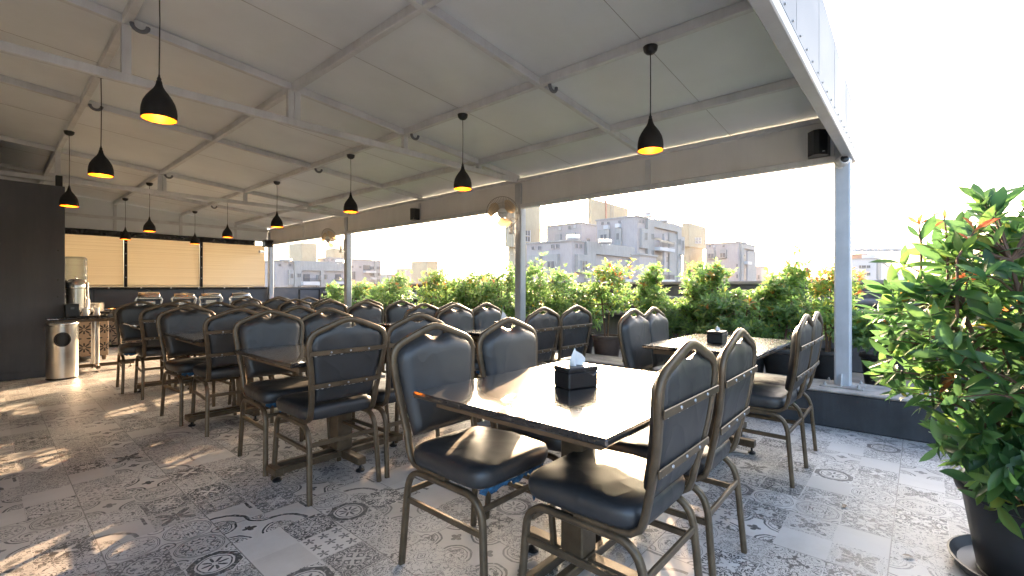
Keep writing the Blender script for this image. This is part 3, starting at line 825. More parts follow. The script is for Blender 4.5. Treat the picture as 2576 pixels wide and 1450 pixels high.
# ---- things on the tables
def tissue_box(loc, rz, label, tall=.075):
    t = thing('tissue_box', loc, label, 'tissue box', rz, 'black tissue boxes on the tables'); t.scale = (.88, .88, .88)
    b = MB(); b.box((0, 0, .036), (.165, .118, .072), .005); b.build('box_body', M['black_plastic'], t)
    b = MB(); b.box((0, 0, .083), (.170, .123, .022), .005); b.build('box_lid', M['black_plastic'], t)
    b = MB(); b.bar([(.0, -.0625, .078), (.05, -.0625, .052), (.085, -.0625, .078)], .002, .002); b.build('box_seam', M['steel'], t)
    b = MB(); rnd = random.Random(int(loc[0] * 100)); n = 9; m = 7; vs_ = []
    for j in range(m + 1):
        f = j / m; w = .032 * (1 - .25 * f) + .012 * math.sin(f * 3)
        for i in range(n + 1):
            s = -1 + 2 * i / n
            vs_.append((s * w + .012 * f, .016 * math.sin(s * 4 + f * 2.2) * (1 - .4 * f) + rnd.uniform(-.001, .001), .094 + tall * f * (1 - .30 * s * f) ))
    b.add(vs_, [(j * (n + 1) + i, j * (n + 1) + i + 1, (j + 1) * (n + 1) + i + 1, (j + 1) * (n + 1) + i) for j in range(m) for i in range(n)])
    b.build('tissue', M['tissue'], t)
tissue_box((1.575, 1.045, .7505), R(-18), 'black tissue box with a raised tissue on the sun-glared front table', .062)
tissue_box((3.475, 1.10, .7505), R(4), 'black tissue box on the table beside the corner column', .035)
tissue_box((3.12, 2.86, .7505), R(10), 'black tissue box with a tall tissue, behind the foreground chairs', .10)
tissue_box((3.34, 4.30, .7505), R(10), 'black tissue box beside the white sugar bowl', .06)
t = thing('sugar_bowl', (3.20, 4.27, .7505), 'small white ceramic bowl of sugar sachets beside a tissue box', 'bowl')
b = MB(); b.lathe([(.030, 0), (.040, .008), (.045, .03), (.043, .05), (.040, .052), (.037, .045), (.036, .012), (0, .010)], seg=24); b.build('bowl_body', M['ceramic'], t)
for i in range(7):
    b = MB(); b.box((0, 0, 0), (.024, .004, .055), 0, Matrix.Translation((.018 * math.cos(i * 2.1), .018 * math.sin(i * 2.1), .055)) @ Matrix.Rotation(i * .9, 4, 'Z') @ Matrix.Rotation(R(18), 4, 'X')); b.build('sugar_sachet', M['tissue'], t, smooth=False)

# ================================================================== LAMPS, FANS, SPEAKERS
def lamp(label):
    t = thing('pendant_lamp', (0, 0, 0), label, 'pendant lamp', 0, 'black pendant lamps under the canopy')   # origin at the rim of the shade
    out = [(.0825, 0), (.0835, .012), (.0840, .035), (.0815, .062), (.074, .092), (.060, .120), (.043, .146), (.028, .166), (.019, .184), (.015, .200), (.014, .208)]
    b = MB(); b.lathe(out, seg=32, cap=False); b.build('lamp_shade', M['black_matte'], t, ang=80)
    b = MB(); b.lathe([(r_ - .003, z_) for r_, z_ in out[:-2]], seg=32, cap=False); b.lathe([(.0795, 0), (.0825, 0)], seg=32, cap=False); b.build('shade_lining', M['gold'], t, ang=80)
    b = MB(); b.lathe([(0, .055), (.020, .060), (.028, .075), (.028, .09), (.018, .110), (.014, .13)], seg=16); b.build('bulb', M['bulb'], t)
    b = MB(); b.lathe([(.0145, .205), (.013, .212), (.010, .218), (.011, .226), (.006, .236), (.004, .25)], seg=14); b.build('cord_grip', M['black_plastic'], t)
    return t
LX = [(2.945, 1.36, 'pendant lamp nearest the white corner column'), (2.945, 3.21, 'pendant lamp in front of the nearer fan, second of the right-hand row'), (2.945, 5.22, 'pendant lamp above the farther fan, third of the right-hand row'),
      (2.945, 7.39, 'pendant lamp above the far corner column, fourth of the right-hand row'), (2.945, 9.59, 'pendant lamp, fifth of the right-hand row, in front of the black vinyl strip'), (2.945, 11.6, 'pendant lamp, last of the right-hand row, in front of a black mullion'),
      (1.78, 9.52, 'pendant lamp of the middle row, its shade over the black strip'), (1.78, 11.52, 'pendant lamp of the middle row hanging at the left black mullion'),
      (.64, 3.19, 'largest pendant lamp, hanging at the upper left, its cord leaving the picture'), (.64, 5.17, 'pendant lamp left of the largest one, on the left-hand row'), (.64, 7.42, 'pendant lamp hanging in front of the edge of the charcoal wall')]
lp = None; placed = []
for x, y, lb in LX:
    lb = 'black teardrop ' + lb
    zb_ = 2.062 if x > 1 else 2.085
    if lp is None: o = lp = lamp(lb); o.location = (x, y, zb_)
    else: o = dup(lp, (x, y, zb_), 0, lb)
    placed.append((o, x, zb_))
for o, x, zb_ in placed:
    zt_ = zs(x) - .066
    b = MB(); b.tube([(0, 0, .245), (.003, 0, .24 + (zt_ - zb_ - .24) / 2), (0, 0, zt_ - zb_ - .03)], .0032, 6); b.build('cord', M['black_plastic'], o)
    b = MB(); b.lathe([(.0, -.052), (.010, -.050), (.028, -.044), (.043, -.028), (.048, -.006), (.048, 0)], (0, 0, zt_ - zb_), 24); b.build('canopy_cup', M['black_plastic'], o)

def fan(x, y, z, az, tilt, label, base):
    t = thing('wall_fan', (x, y, z), label, 'fan', 0, 'white wall fans on the columns')
    # head frame: local +X = blowing direction
    Mh = Matrix.Rotation(az, 4, 'Z') @ Matrix.Rotation(tilt, 4, 'Y')
    def P(a, b_, c): return Mh @ Vector((a, b_, c))
    b = MB(); rad = .215; NW = 56
    for kx, dep in ((.055, 1), (-.045, -1)):
        for i in range(NW):
            a = 2 * math.pi * i / NW; pts = []
            for f in (.22, .45, .7, .88, 1.0):
                off = kx * (1 - f ** 3) if dep > 0 else kx * (1 - f ** 3)
                pts.append(P(off, rad * f * math.cos(a + .15 * f), rad * f * math.sin(a + .15 * f)))
            b.tube(pts, .0017, 4)
    for f, off in ((1.0, 0), (.62, .045), (.62, -.036)):
        b.tube([P(off, rad * f * math.cos(2 * math.pi * i / 40), rad * f * math.sin(2 * math.pi * i / 40)) for i in range(40)], (.005 if f == 1 else .0016), 6, closed=True)
    b.build('guard', M['guard'], t)
    Mx = Mh @ Matrix.Rotation(R(90), 4, 'Y')
    b = MB(); b.lathe([(.058, -.004), (.066, 0), (.066, .012), (.055, .020), (0, .024)], (0, 0, .04), 28, Mx); cap_ = b.build('hub_cap', M['white_plastic'], t)
    cu = bpy.data.curves.new('lettering', 'FONT'); cu.body = 'Crompton'; cu.size = .026; cu.align_x = 'CENTER'; cu.align_y = 'CENTER'; cu.extrude = .0006
    tmp = bpy.data.objects.new('lettering', cu); COL.objects.link(tmp)
    dg = bpy.context.evaluated_depsgraph_get(); me = bpy.data.meshes.new_from_object(tmp.evaluated_get(dg)); bpy.data.objects.remove(tmp)
    me.materials.clear(); me.materials.append(M['black_plastic'])
    fr = Matrix(((0, 0, 1, 0), (1, 0, 0, 0), (0, 1, 0, 0), (0, 0, 0, 1)))
    me.transform(Mh @ Matrix.Translation((.0655, 0, .004)) @ fr)
    lt = bpy.data.objects.new('lettering', me); COL.objects.link(lt); lt.parent = cap_
    for k_ in range(3):
        b = MB(); vs_ = []; n = 8; m = 5
        for j in range(n + 1):
            f = j / n; rr_ = .045 + .145 * f; w = (.55 + .55 * math.sin(min(1, f * 1.15) * math.pi * .62)) * (1 - max(0, f - .75) ** 2 * 7)
            for i in range(m + 1):
                s = i / m - .5; a = k_ * 2 * math.pi / 3 + .5 + s * w * 1.25 + .25 * f
                vs_.append(P(.015 + .05 * s, rr_ * math.cos(a), rr_ * math.sin(a)))
        b.add(vs_, [(j * (m + 1) + i, j * (m + 1) + i + 1, (j + 1) * (m + 1) + i + 1, (j + 1) * (m + 1) + i) for j in range(n) for i in range(m)])
        b.build('blade', M['blade'], t, ang=80)
    b = MB(); b.lathe([(.0, -.155), (.035, -.15), (.055, -.12), (.06, -.06), (.05, -.045), (0, -.045)], (0, 0, 0), 20, Mx); b.build('motor', M['white_plastic'], t)
    B0 = Vector(base) - Vector((x, y, z)); q = P(-.12, 0, -.03)
    b = MB(); b.tube([q, Vector((q.x * .5 + B0.x * .5, q.y, q.z - .03)), Vector((B0.x - .04, B0.y, q.z - .07)), Vector((B0.x - .045, B0.y, B0.z + .03)), Vector((B0.x - .06, B0.y - .0, B0.z))], .013, 8); b.build('arm', M['white_plastic'], t)
    b = MB(); b.box((B0.x - .02, B0.y, B0.z + .09), (.04, .07, .24), .01); b.build('wall_plate', M['white_plastic'], t)
    b = MB(); b.box((B0.x - .07, B0.y + .06, B0.z + .03), (.04, .05, .13), .01); b.box((B0.x - .075, B0.y + .06, B0.z - .045), (.055, .085, .035), .014); b.build('switch_box', M['white_plastic'], t)
    b = MB(); b.tube([(B0.x - .075, B0.y + .055, B0.z - .06), (B0.x - .075, B0.y + .055, B0.z - .33)], .0015, 5); b.lathe([(0, 0), (.005, .004), (.003, .014)], (B0.x - .075, B0.y + .055, B0.z - .345), 8); b.build('pull_cord', M['white_plastic'], t)
    return t
def blade_mat():
    m, nt, bs = new_mat('blade'); bs.inputs['Base Color'].default_value = (.55, .47, .38, 1); bs.inputs['Roughness'].default_value = .35
    tr = nt.nodes.new('ShaderNodeBsdfTranslucent'); tr.inputs[0].default_value = (.60, .44, .26, 1)
    mx = nt.nodes.new('ShaderNodeMixShader'); mx.inputs[0].default_value = .5
    nt.links.new(bs.outputs[0], mx.inputs[1]); nt.links.new(tr.outputs[0], mx.inputs[2]); nt.links.new(mx.outputs[0], nt.nodes['Material Output'].inputs[0]); return m
M['blade'] = blade_mat(); M['guard'] = simple('guard', (0.34, 0.32, 0.29), 0.4, 0.3)
fan(4.56, 4.19, 2.135, R(180 + 38), R(10), 'white wall fan on the middle column, facing the tables', (4.81, 4.12, 1.93))
fan(4.56, 8.90, 2.105, R(180 + 14), R(16), 'white wall fan on the farther column, seen more from the side', (4.81, 8.72, 1.90))

def speaker(loc, rz, label, s=1.0):
    t = thing('wall_speaker', loc, label, 'speaker', rz, 'black speakers under the fascia')
    b = MB(); pr = [(-.085, 0), (-.075, -.09), (-.02, -.15), (.02, -.15), (.075, -.09), (.085, 0)]
    vs_ = [(x * s, y * s, z * s) for z in (-.11, .11) for x, y in pr]; n = len(pr)
    b.add(vs_, [tuple(range(n - 1, -1, -1)), tuple(range(n, 2 * n))] + [(i, (i + 1) % n, n + (i + 1) % n, n + i) for i in range(n)])
    b.build('cabinet', M['black_plastic'], t, ang=20)
    b = MB(); b.box((.045 * s, -.125 * s, -.085 * s), (.03 * s, .004, .008 * s), 0, None); b.build('badge', M['steel'], t)
    b = MB(); b.box((0, .012, 0), (.05, .03, .12), .004); b.build('wall_bracket', M['white_plastic'], t)
speaker((4.765, .66, 2.37), R(90 - 0) * -1, 'black speaker under the canopy beside the corner column', .95)
speaker((4.775, 6.33, 2.355), R(-90), 'small black speaker on the fascia between the two fans', .85)
b = MB(); b.box((0, 0, 0), (.20, .20, .17), .008); tag(b.build('junction_box', M['black_plastic'], loc=(4.72, 12.40, 2.24)), 'black box mounted in the far corner, above the far column', 'box')
t = thing('security_camera', (4.765, .565, 2.235), 'white dome camera at the top of the corner column', 'camera', group='security cameras')
b = MB(); Mx = Matrix.Rotation(R(-70), 4, 'Y') @ Matrix.Rotation(R(0), 4, 'X')
Mx = Matrix.Translation((0, -.07, -.03)) @ Matrix.Rotation(R(25), 4, 'Z') @ Matrix.Rotation(R(-78), 4, 'Y')
b.lathe([(.036, -.03), (.044, 0), (.043, .03), (.036, .045), (0, .046)], (0, 0, 0), 20, Mx); b.build('camera_body', M['white_plastic'], t)
b = MB(); b.lathe([(.031, .0465), (.024, .052), (0, .055)], (0, 0, 0), 20, Mx); b.build('lens', M['black_plastic'], t)
b = MB(); b.lathe([(.048, -.05), (.048, -.03), (.03, -.028)], (0, 0, 0), 20, Mx); b.build('mount', M['white_plastic'], t)
t = thing('security_camera', (4.58, 12.45, 2.03), 'white bullet camera beside the far end of the black vinyl strip', 'camera', group='security cameras')
Mx = Matrix.Rotation(R(-96), 4, 'Y') @ Matrix.Rotation(R(40), 4, 'X')
b = MB(); b.lathe([(.025, -.12), (.032, -.11), (.032, .06), (.028, .062)], (0, 0, 0), 16, Mx); b.build('camera_body', M['white_plastic'], t)
b = MB(); b.lathe([(.034, -.02), (.036, .085), (.030, .085), (.030, .05), (0, .05)], (0, 0, 0), 16, Mx @ Matrix.Translation((0, 0, 0))); b.build('sunshade', M['white_plastic'], t)
b = MB(); b.tube([(.05, .02, 0), (.12, .07, .05), (.19, .09, .07)], .012, 8); b.build('mount', M['white_plastic'], t)

# ================================================================== LEFT CORNER
t = thing('waste_bin', (.635, 8.08, 0), 'brushed steel cylindrical bin with an oval opening by the charcoal wall', 'bin', R(-4))
rad, hh_ = .150, .70
b = MB(); NS, NZ = 96, 70; vs_ = []; fs = []
for j in range(NZ + 1):
    for i in range(NS): a = 2 * math.pi * i / NS; vs_.append((rad * math.sin(a), -rad * math.cos(a), .02 + .66 * j / NZ))
oz, orx, orz = .50, .074, .083
for j in range(NZ):
    for i in range(NS):
        a = 2 * math.pi * (i + .5) / NS; a = a - 2 * math.pi if a > math.pi else a
        z = .02 + .66 * (j + .5) / NZ
        if abs(a) < 1.2 and ((a * rad) / orx) ** 2 + ((z - oz) / orz) ** 2 < 1: continue
        fs.append((j * NS + i, j * NS + (i + 1) % NS, (j + 1) * NS + (i + 1) % NS, (j + 1) * NS + i))
b.add(vs_, fs); b.build('bin_body', M['brushed'], t, ang=60)
b = MB(); b.tube([((rad + .001) * math.sin(orx * 1.0 / rad * math.cos(q)), -(rad + .001) * math.cos(orx / rad * math.cos(q)), oz + orz * math.sin(q)) for q in [2 * math.pi * i / 40 for i in range(40)]], .007, 8, closed=True); b.build('opening_ring', M['black_plastic'], t)
b = MB(); b.lathe([(.138, .03), (.140, .675)], seg=40, cap=False); b.lathe([(0, .34), (.139, .34)], seg=40, cap=False); b.build('inner_bin', M['black_plastic'], t)
b = MB(); b.lathe([(.148, .672), (.156, .676), (.158, .690), (.152, .702), (.126, .706), (.0, .704)], seg=48, cap=False); b.build('bin_lid', M['steel'], t, ang=50)
b = MB(); b.lathe([(.145, 0), (.152, .004), (.152, .022), (.148, .024)], seg=48); b.build('bin_foot', M['black_plastic'], t)

t = thing('service_table', (1.0, 8.55, 0), 'dark table with a steel pedestal holding the drinks dispenser', 'table')
b = MB(); b.box((0, 0, .738), (1.0, .72, .026), .006); b.build('tabletop', M['granite'], t)
b = MB(); b.box((0, 0, .705), (.86, .60, .038)); b.build('apron', M['apron'], t, smooth=False)
b = MB(); b.lathe([(.045, .09), (.045, .686)], seg=24); b.build('pedestal', M['brushed'], t)
b = MB(); b.box((.02, 0, .07), (.80, .045, .045), .004); b.build('base_beam', M['bronze'], t)
b = MB(); b.box((0, 0, .0705), (.046, .52, .044), .004); b.build('base_beam', M['bronze'], t)
for x, y in ((.38, 0), (-.36, 0), (0, .23), (0, -.23)):
    b = MB(); b.lathe([(.024, 0), (.026, .010), (.010, .018), (.008, .048)], (x, y, 0), 12); b.build('levelling_foot', M['steel'], t)
b = MB(); b.box((0, 0, .75), (1, 1, 1))
TZ = .7515
t = thing('drink_dispenser', (.805, 8.55, TZ), 'tall steel drinks urn with a domed lid and clear body on the side table', 'dispenser', R(-20))
b = MB(); b.box((0, 0, .045), (.20, .18, .09), .006); b.build('stand', M['steel'], t)
b = MB(); b.lathe([(.100, .09), (.100, .115), (.104, .118)], seg=32); b.lathe([(.106, .375), (.112, .38), (.112, .40)], seg=32); b.build('band', M['steel'], t)
b = MB(); b.lathe([(.099, .116), (.099, .378)], seg=32, cap=False); b.lathe([(.045, .116), (.045, .378)], seg=24, cap=False); b.build('juice_container', M['brushed'], t)
b = MB(); b.lathe([(.113, .40), (.112, .425), (.103, .46), (.083, .487), (.05, .503), (.014, .508), (.011, .525), (.016, .532), (0, .540)], seg=32); b.build('lid', M['steel'], t, ang=60)
b = MB(); b.span((.116, -.025, .0), (.128, .025, .46), .004); b.build('side_post', M['white_plastic'], t)
b = MB(); b.span((.1281, -.012, .17), (.1295, .012, .20)); b.build('sticker', M['yellow'], t)
b = MB(); b.tube([(.128, 0, .09), (.17, -.01, .09), (.18, -.012, .07)], .012, 8); b.tube([(.165, -.01, .10), (.17, -.01, .12), (.20, -.02, .135)], .005, 6); b.build('tap', M['white_plastic'], t)
t = thing('water_bottle', (.86, 9.25, .98), 'large clear upturned water bottle behind the steel urn', 'bottle')
b = MB(); b.lathe([(.03, .0), (.03, .05), (.06, .09), (.125, .13), (.135, .15), (.135, .20), (.128, .215), (.135, .23), (.135, .29), (.128, .305), (.135, .32), (.135, .40), (.128, .415), (.135, .43), (.135, .50), (.130, .525), (.110, .545), (0, .548)], (0, 0, .06), 32); b.build('bottle_body', M['clear'], t, ang=60)
t = thing('water_cooler', (.86, 9.25, .74), 'white water cooler under the upturned bottle, half hidden by the charcoal wall', 'cooler')
b = MB(); b.box((0, 0, .12), (.30, .30, .235), .02); b.build('cooler_body', M['white_plastic'], t)
b = MB(); b.lathe([(.13, .237), (.12, .275), (.05, .285)], seg=24); b.build('collar', M['white_plastic'], t)
b = MB(); b.tube([(.08, -.16, .16), (.08, -.19, .15), (.08, -.19, .12)], .010, 8); b.build('tap', M['pipe'], t)
t = thing('napkin_dispenser', (.745, 8.34, TZ), 'black plastic napkin dispenser at the near edge of the side table', 'dispenser')
b = MB(); b.box((0, 0, .085), (.15, .13, .17), .012); b.build('case', M['black_plastic'], t)
b = MB(); b.box((.0, -.0655, .12), (.035, .003, .028), .001); b.build('front_plate', M['pipe'], t)
b = MB(); b.box((0, .005, .1725), (.13, .10, .006)); b.build('top_lid', M['pipe'], t)
t = thing('tray', (.94, 8.33, TZ), 'dark serving tray under the white cups', 'tray', R(-4))
b = MB(); b.box((0, 0, .006), (.30, .22, .010), .003); b.build('tray_base', M['black_plastic'], t)
b = MB(); b.bar([(-.15, -.11, .012), (.15, -.11, .012), (.15, .11, .012), (-.15, .11, .012)], .008, .012, closed=True); b.build('tray_rim', M['black_plastic'], t)
for i, (x, y, lb) in enumerate(((.985, 8.31, 'stack of white paper cups, right one on the dark tray'), (.875, 8.33, 'white paper cup stack beside the black napkin dispenser'))):
    b = MB(); b.lathe([(.036, 0), (.027, .105), (.0, .106)], (0, 0, 0), 20)
    for q in range(5): b.lathe([(.0365, .002 + q * .006), (.0378, .005 + q * .006), (.036, .0075 + q * .006)], seg=20)
    tag(b.build('paper_cup', M['ceramic'], loc=(x, y, TZ + .0125), ang=50), lb, 'cup', 'white cups on the tray')

# buffet counter, L-shaped, with cut-out fronts
t = thing('buffet_counter', (1.0, 9.66, 0), 'tan buffet counter with flower cut-out panels along the far wall', 'counter')
b = MB(); b.span((-.315, 0, .07), (.285, 1.9, .70), .004); b.build('end_cabinet', M['cutout'], t, smooth=False)
b = MB(); b.span((.2851, 1.95, .03), (3.62, 2.72, .70), .004); b.build('front_cabinet', M['cutout'], t, smooth=False)
b = MB(); b.span((-.33, -.03, .7005), (.31, 1.92, .735), .006); b.build('counter_top', M['granite'], t)
b = MB(); b.span((-.33, 1.921, .7005), (3.66, 2.76, .735), .006); b.build('counter_top', M['granite'], t)
for x, y in ((.24, .05), (-.25, .05)):
    b = MB(); b.lathe([(.022, 0), (.028, .03), (.03, .069)], (x, y, 0), 12); b.build('foot', M['apron'], t)
b = MB(); b.span((.02, -.06, .736), (.45, .2, .752), .004)
tag(b.build('serving_board', M['granite'], loc=(.86, 9.78, 0)), 'thin dark board jutting from the counter under the plate stack', 'board')
t = thing('wall_socket', (.692, 8.70, 1.22), 'white wall socket with a black plug on the edge of the charcoal wall', 'socket')
b = MB(); b.box((.004, 0, 0), (.012, .09, .14), .004); b.build('socket_plate', M['white_plastic'], t)
b = MB(); b.box((.026, -.01, .0), (.03, .035, .045), .006); b.build('plug', M['black_plastic'], t)
b = MB(); b.tube([(.03, -.01, -.02), (.035, -.015, -.12), (.03, -.01, -.26), (.04, -.03, -.40), (.05, -.05, -.46)], .0035, 6); b.build('cable', M['black_plastic'], t)
t = thing('plate_stack', (1.13, 9.82, .7535), 'stack of white plates at the end of the buffet counter', 'plates')
for i in range(11):
    b = MB(); z = i * .0125; b.lathe([(.06, z), (.07, z + .004), (.125, z + .011), (.127, z + .0125), (.07, z + .007), (0, z + .006)], seg=32); b.build('plate', M['ceramic'], t, ang=50)

def chafing(loc, roll, label):
    t = thing('chafing_dish', loc, label, 'chafing dish', R(-8), 'steel chafing dishes on the buffet')
    w, d = .36, .25
    b = MB(); b.box((0, 0, .175), (w, d, .05), .015); b.build('water_pan', M['steel'], t)
    b = MB(); b.box((0, 0, .206), (w + .03, d + .03, .012), .005); b.build('rim', M['steel'], t)
    b = MB(); n = 10
    if roll: prof = [(d / 2 * math.cos(math.pi * i / n), .212 + .095 * math.sin(math.pi * i / n) ** .7) for i in range(n + 1)]
    else: prof = [(d / 2 * math.cos(math.pi * i / n), .212 + .058 * math.sin(math.pi * i / n) ** .55) for i in range(n + 1)]
    secs = [(-w / 2, .80), (-w / 2 + .006, .92), (-w / 2 + .02, 1), (w / 2 - .02, 1), (w / 2 - .006, .92), (w / 2, .80)]
    vs_ = []
    for x, k in secs:
        for y, z in prof: vs_.append((x, y * k, .212 + (z - .212) * k))
    m = n + 1; fs = [(i * m + j, i * m + j + 1, (i + 1) * m + j + 1, (i + 1) * m + j) for i in range(len(secs) - 1) for j in range(n)]
    fs += [tuple(range(m - 1, -1, -1)), tuple((len(secs) - 1) * m + j for j in range(m))]
    b.add(vs_, fs); ld = b.build('lid', M['steel'], t, ang=40)
    b = MB()
    if roll: b.lathe([(.006, 0), (.006, .012), (.018, .018), (.018, .024), (0, .026)], (0, 0, .305), 14)
    else:
        for x in (-.05, .05): b.tube([(x, -.05, .262), (x, -.05, .292)], .004, 6)
        b.tube([(-.05, -.05, .292), (.09, -.05, .292)], .004, 6)
    b.build('lid_handle', M['steel'], ld)
    for sx in (-1, 1):
        for sy in (-1, 1):
            b = MB(); b.bar([(sx * (w / 2 + .005), sy * .10, .20), (sx * (w / 2 + .035), sy * .105, .15), (sx * (w / 2 + .015), sy * .10, .08), (sx * (w / 2 + .02), sy * .105, 0)], .028, .012, up=(0, 1, 0)); b.build('leg', M['steel'], t)
    b = MB(); b.box((0, 0, .045), (w + .02, .02, .012)); b.box((0, -.095, .075), (.20, .006, .09), .002); b.build('burner_shelf', M['steel'], t)
for i, (x, roll) in enumerate(((2.225, True), (2.83, False), (3.33, False), (3.94, False))):
    chafing((x, 11.95, .7355), roll, ['steel chafing dish with a tall roll-top lid and knob, leftmost of four', 'steel chafing dish with flat lid, second from the left', 'steel chafing dish with flat lid, third from the left', 'steel chafing dish with flat lid, nearest the far column'][i])

# ================================================================== PLANTS
def leaf_small(b, p, d, n, L_, w, tint):
    s = d.cross(n)
    if s.length < 1e-4: return
    s.normalize(); n = s.cross(d).normalized()
    m = p + d * (L_ * .5) + n * (L_ * .06); tip = p + d * L_ - n * (L_ * .10)
    i = len(b.v)
    b.v += [p, m + s * w + n * w * .35, m, m - s * w + n * w * .35, tip]
    b.f += [(i, i + 2, i + 1), (i, i + 3, i + 2), (i + 1, i + 2, i + 4), (i + 2, i + 3, i + 4)]
    b.t += [tint] * 5
def leaf_large(b, p, d, n, L_, w, tint, droop):
    s = d.cross(n)
    if s.length < 1e-4: return
    s.normalize(); n = s.cross(d).normalized()
    i = len(b.v); st = [(.0, .04), (.14, .45), (.34, .92), (.55, 1.0), (.76, .72), (.92, .26), (1.0, .02)]
    for f, k in st:
        c = p + d * (L_ * f) + n * (L_ * (.10 * f - droop * f * f)); ww = w * k
        b.v += [c + s * ww + n * ww * .28, c, c - s * ww + n * ww * .28]; b.t += [tint, min(1, tint + .03), tint]
    for q in range(len(st) - 1):
        j = i + q * 3; b.f += [(j, j + 1, j + 4, j + 3), (j + 1, j + 2, j + 5, j + 4)]
def rdir(rnd):
    while True:
        v = Vector((rnd.uniform(-1, 1), rnd.uniform(-1, 1), rnd.uniform(-1, 1)))
        if .05 < v.length < 1: return v.normalized()
def pot(t, r, h, mat, saucer=False):
    b = MB(); b.lathe([(r * .74, 0), (r * .76, .01), (r * .93, h - .05), (r * .95, h - .045), (r, h - .04), (r * 1.02, h - .02), (r, h), (r * .92, h), (r * .90, h - .03)], seg=36); b.build('pot', mat, t, ang=30)
    b = MB(); rnd = random.Random(5); pr = [(r * .905 * k_, h - .035 + rnd.uniform(-.006, .008)) for k_ in (1, .8, .6, .4, .2)] + [(0, h - .03)]; b.lathe(pr, seg=24); b.build('soil', M['soil'], t)
    if saucer: b = MB(); b.lathe([(r * .8, .0), (r * 1.02, .012), (r * 1.10, .05), (r * 1.07, .052), (r * .98, .02), (r * .76, .012)], seg=36, cap=False); b.build('saucer', mat, t)
def shrub(loc, r, zlo, ztop, n, seed, label, red=.12, nst=3, pr=.19, ph=.34, pmat='pot', lobes=None, lw=1.0, yellow=0.0):
    """potted shrub: stems, twigs and whorls of leaves in an uneven crown of several lobes"""
    rnd = random.Random(seed)
    t = thing('potted_shrub', loc, label, 'shrub', 0, 'potted shrubs along the parapet')
    pot(t, pr, ph, M[pmat])
    if lobes is None:
        H_ = ztop - zlo; lobes = []
        for i in range(11):
            a = i * 2.4 + rnd.uniform(-.5, .5); q = r * rnd.uniform(.25, .80); zz = zlo + H_ * (.10 + .72 * (i / 10) + rnd.uniform(-.08, .08))
            if zz > zlo + H_ * .6: q *= .75
            lobes.append((q * math.cos(a), q * math.sin(a), zz, r * rnd.uniform(.34, .52), H_ * rnd.uniform(.13, .20)))
        lobes.append((rnd.uniform(-.25, .25) * r, rnd.uniform(-.25, .25) * r, ztop - H_ * .17, r * .34, H_ * .17))
        lobes.append((0, 0, zlo + H_ * .38, r * .85, H_ * .36))
    st = MB(); lf = MB(); tops = []
    for i in range(nst):
        a = i * 2.4 + rnd.uniform(-.4, .4); q = rnd.uniform(.01, .05)
        p0 = Vector((q * math.cos(a), q * math.sin(a), ph - .05)); p3 = Vector((r * .35 * math.cos(a), r * .35 * math.sin(a), zlo + (ztop - zlo) * rnd.uniform(.7, .95)))
        pts = []
        for k_ in range(7):
            f = k_ / 6; pts.append(p0.lerp(p3, f) + Vector((rnd.uniform(-.02, .02), rnd.uniform(-.02, .02), 0)) * (1 if 0 < k_ < 6 else 0) + Vector((0, 0, .02 * math.sin(f * 3))))
        st.tube(pts, .011, 6, scale=[1.2 - .9 * k_ / 6 for k_ in range(7)]); tops.append(pts)
    for li, (lx, ly, lz, lr, lh) in enumerate(lobes):
        c = Vector((lx, ly, lz)); m = int(n / len(lobes) / 7)
        for k_ in range(m):
            d = rdir(rnd); f = rnd.random() ** .45
            tip = c + Vector((d.x * lr * f, d.y * lr * f, d.z * lh * f))
            if tip.z < ph + .06: tip.z = ph + .06 + rnd.uniform(0, .1)
            if rnd.random() < .16: tip += Vector((d.x, d.y, abs(d.z) + .7)) * rnd.uniform(.02, .09)
            src = min((p for s_ in tops for p in s_[2:]), key=lambda p: (p - tip).length)
            if k_ % 4 == 0: st.tube([src, src.lerp(tip, .5) + Vector((0, 0, .02)), tip], .0028, 4, scale=[1.3, .9, .4])
            out = (tip - Vector((0, 0, zlo + (ztop - zlo) * .35))); out.normalize()
            up = (out * .6 + Vector((0, 0, .7)) + rdir(rnd) * .5).normalized()
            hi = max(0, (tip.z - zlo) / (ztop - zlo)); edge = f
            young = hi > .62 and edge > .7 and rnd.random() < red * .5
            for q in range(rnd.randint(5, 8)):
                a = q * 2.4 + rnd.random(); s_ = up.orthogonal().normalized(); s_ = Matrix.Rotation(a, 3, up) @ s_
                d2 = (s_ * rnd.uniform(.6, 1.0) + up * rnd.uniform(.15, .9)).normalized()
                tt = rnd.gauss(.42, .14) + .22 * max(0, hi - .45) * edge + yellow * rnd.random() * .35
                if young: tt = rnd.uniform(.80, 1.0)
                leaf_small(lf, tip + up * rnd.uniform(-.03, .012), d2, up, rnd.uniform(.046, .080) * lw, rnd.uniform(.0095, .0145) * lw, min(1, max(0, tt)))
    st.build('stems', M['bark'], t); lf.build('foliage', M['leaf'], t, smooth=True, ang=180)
    return t
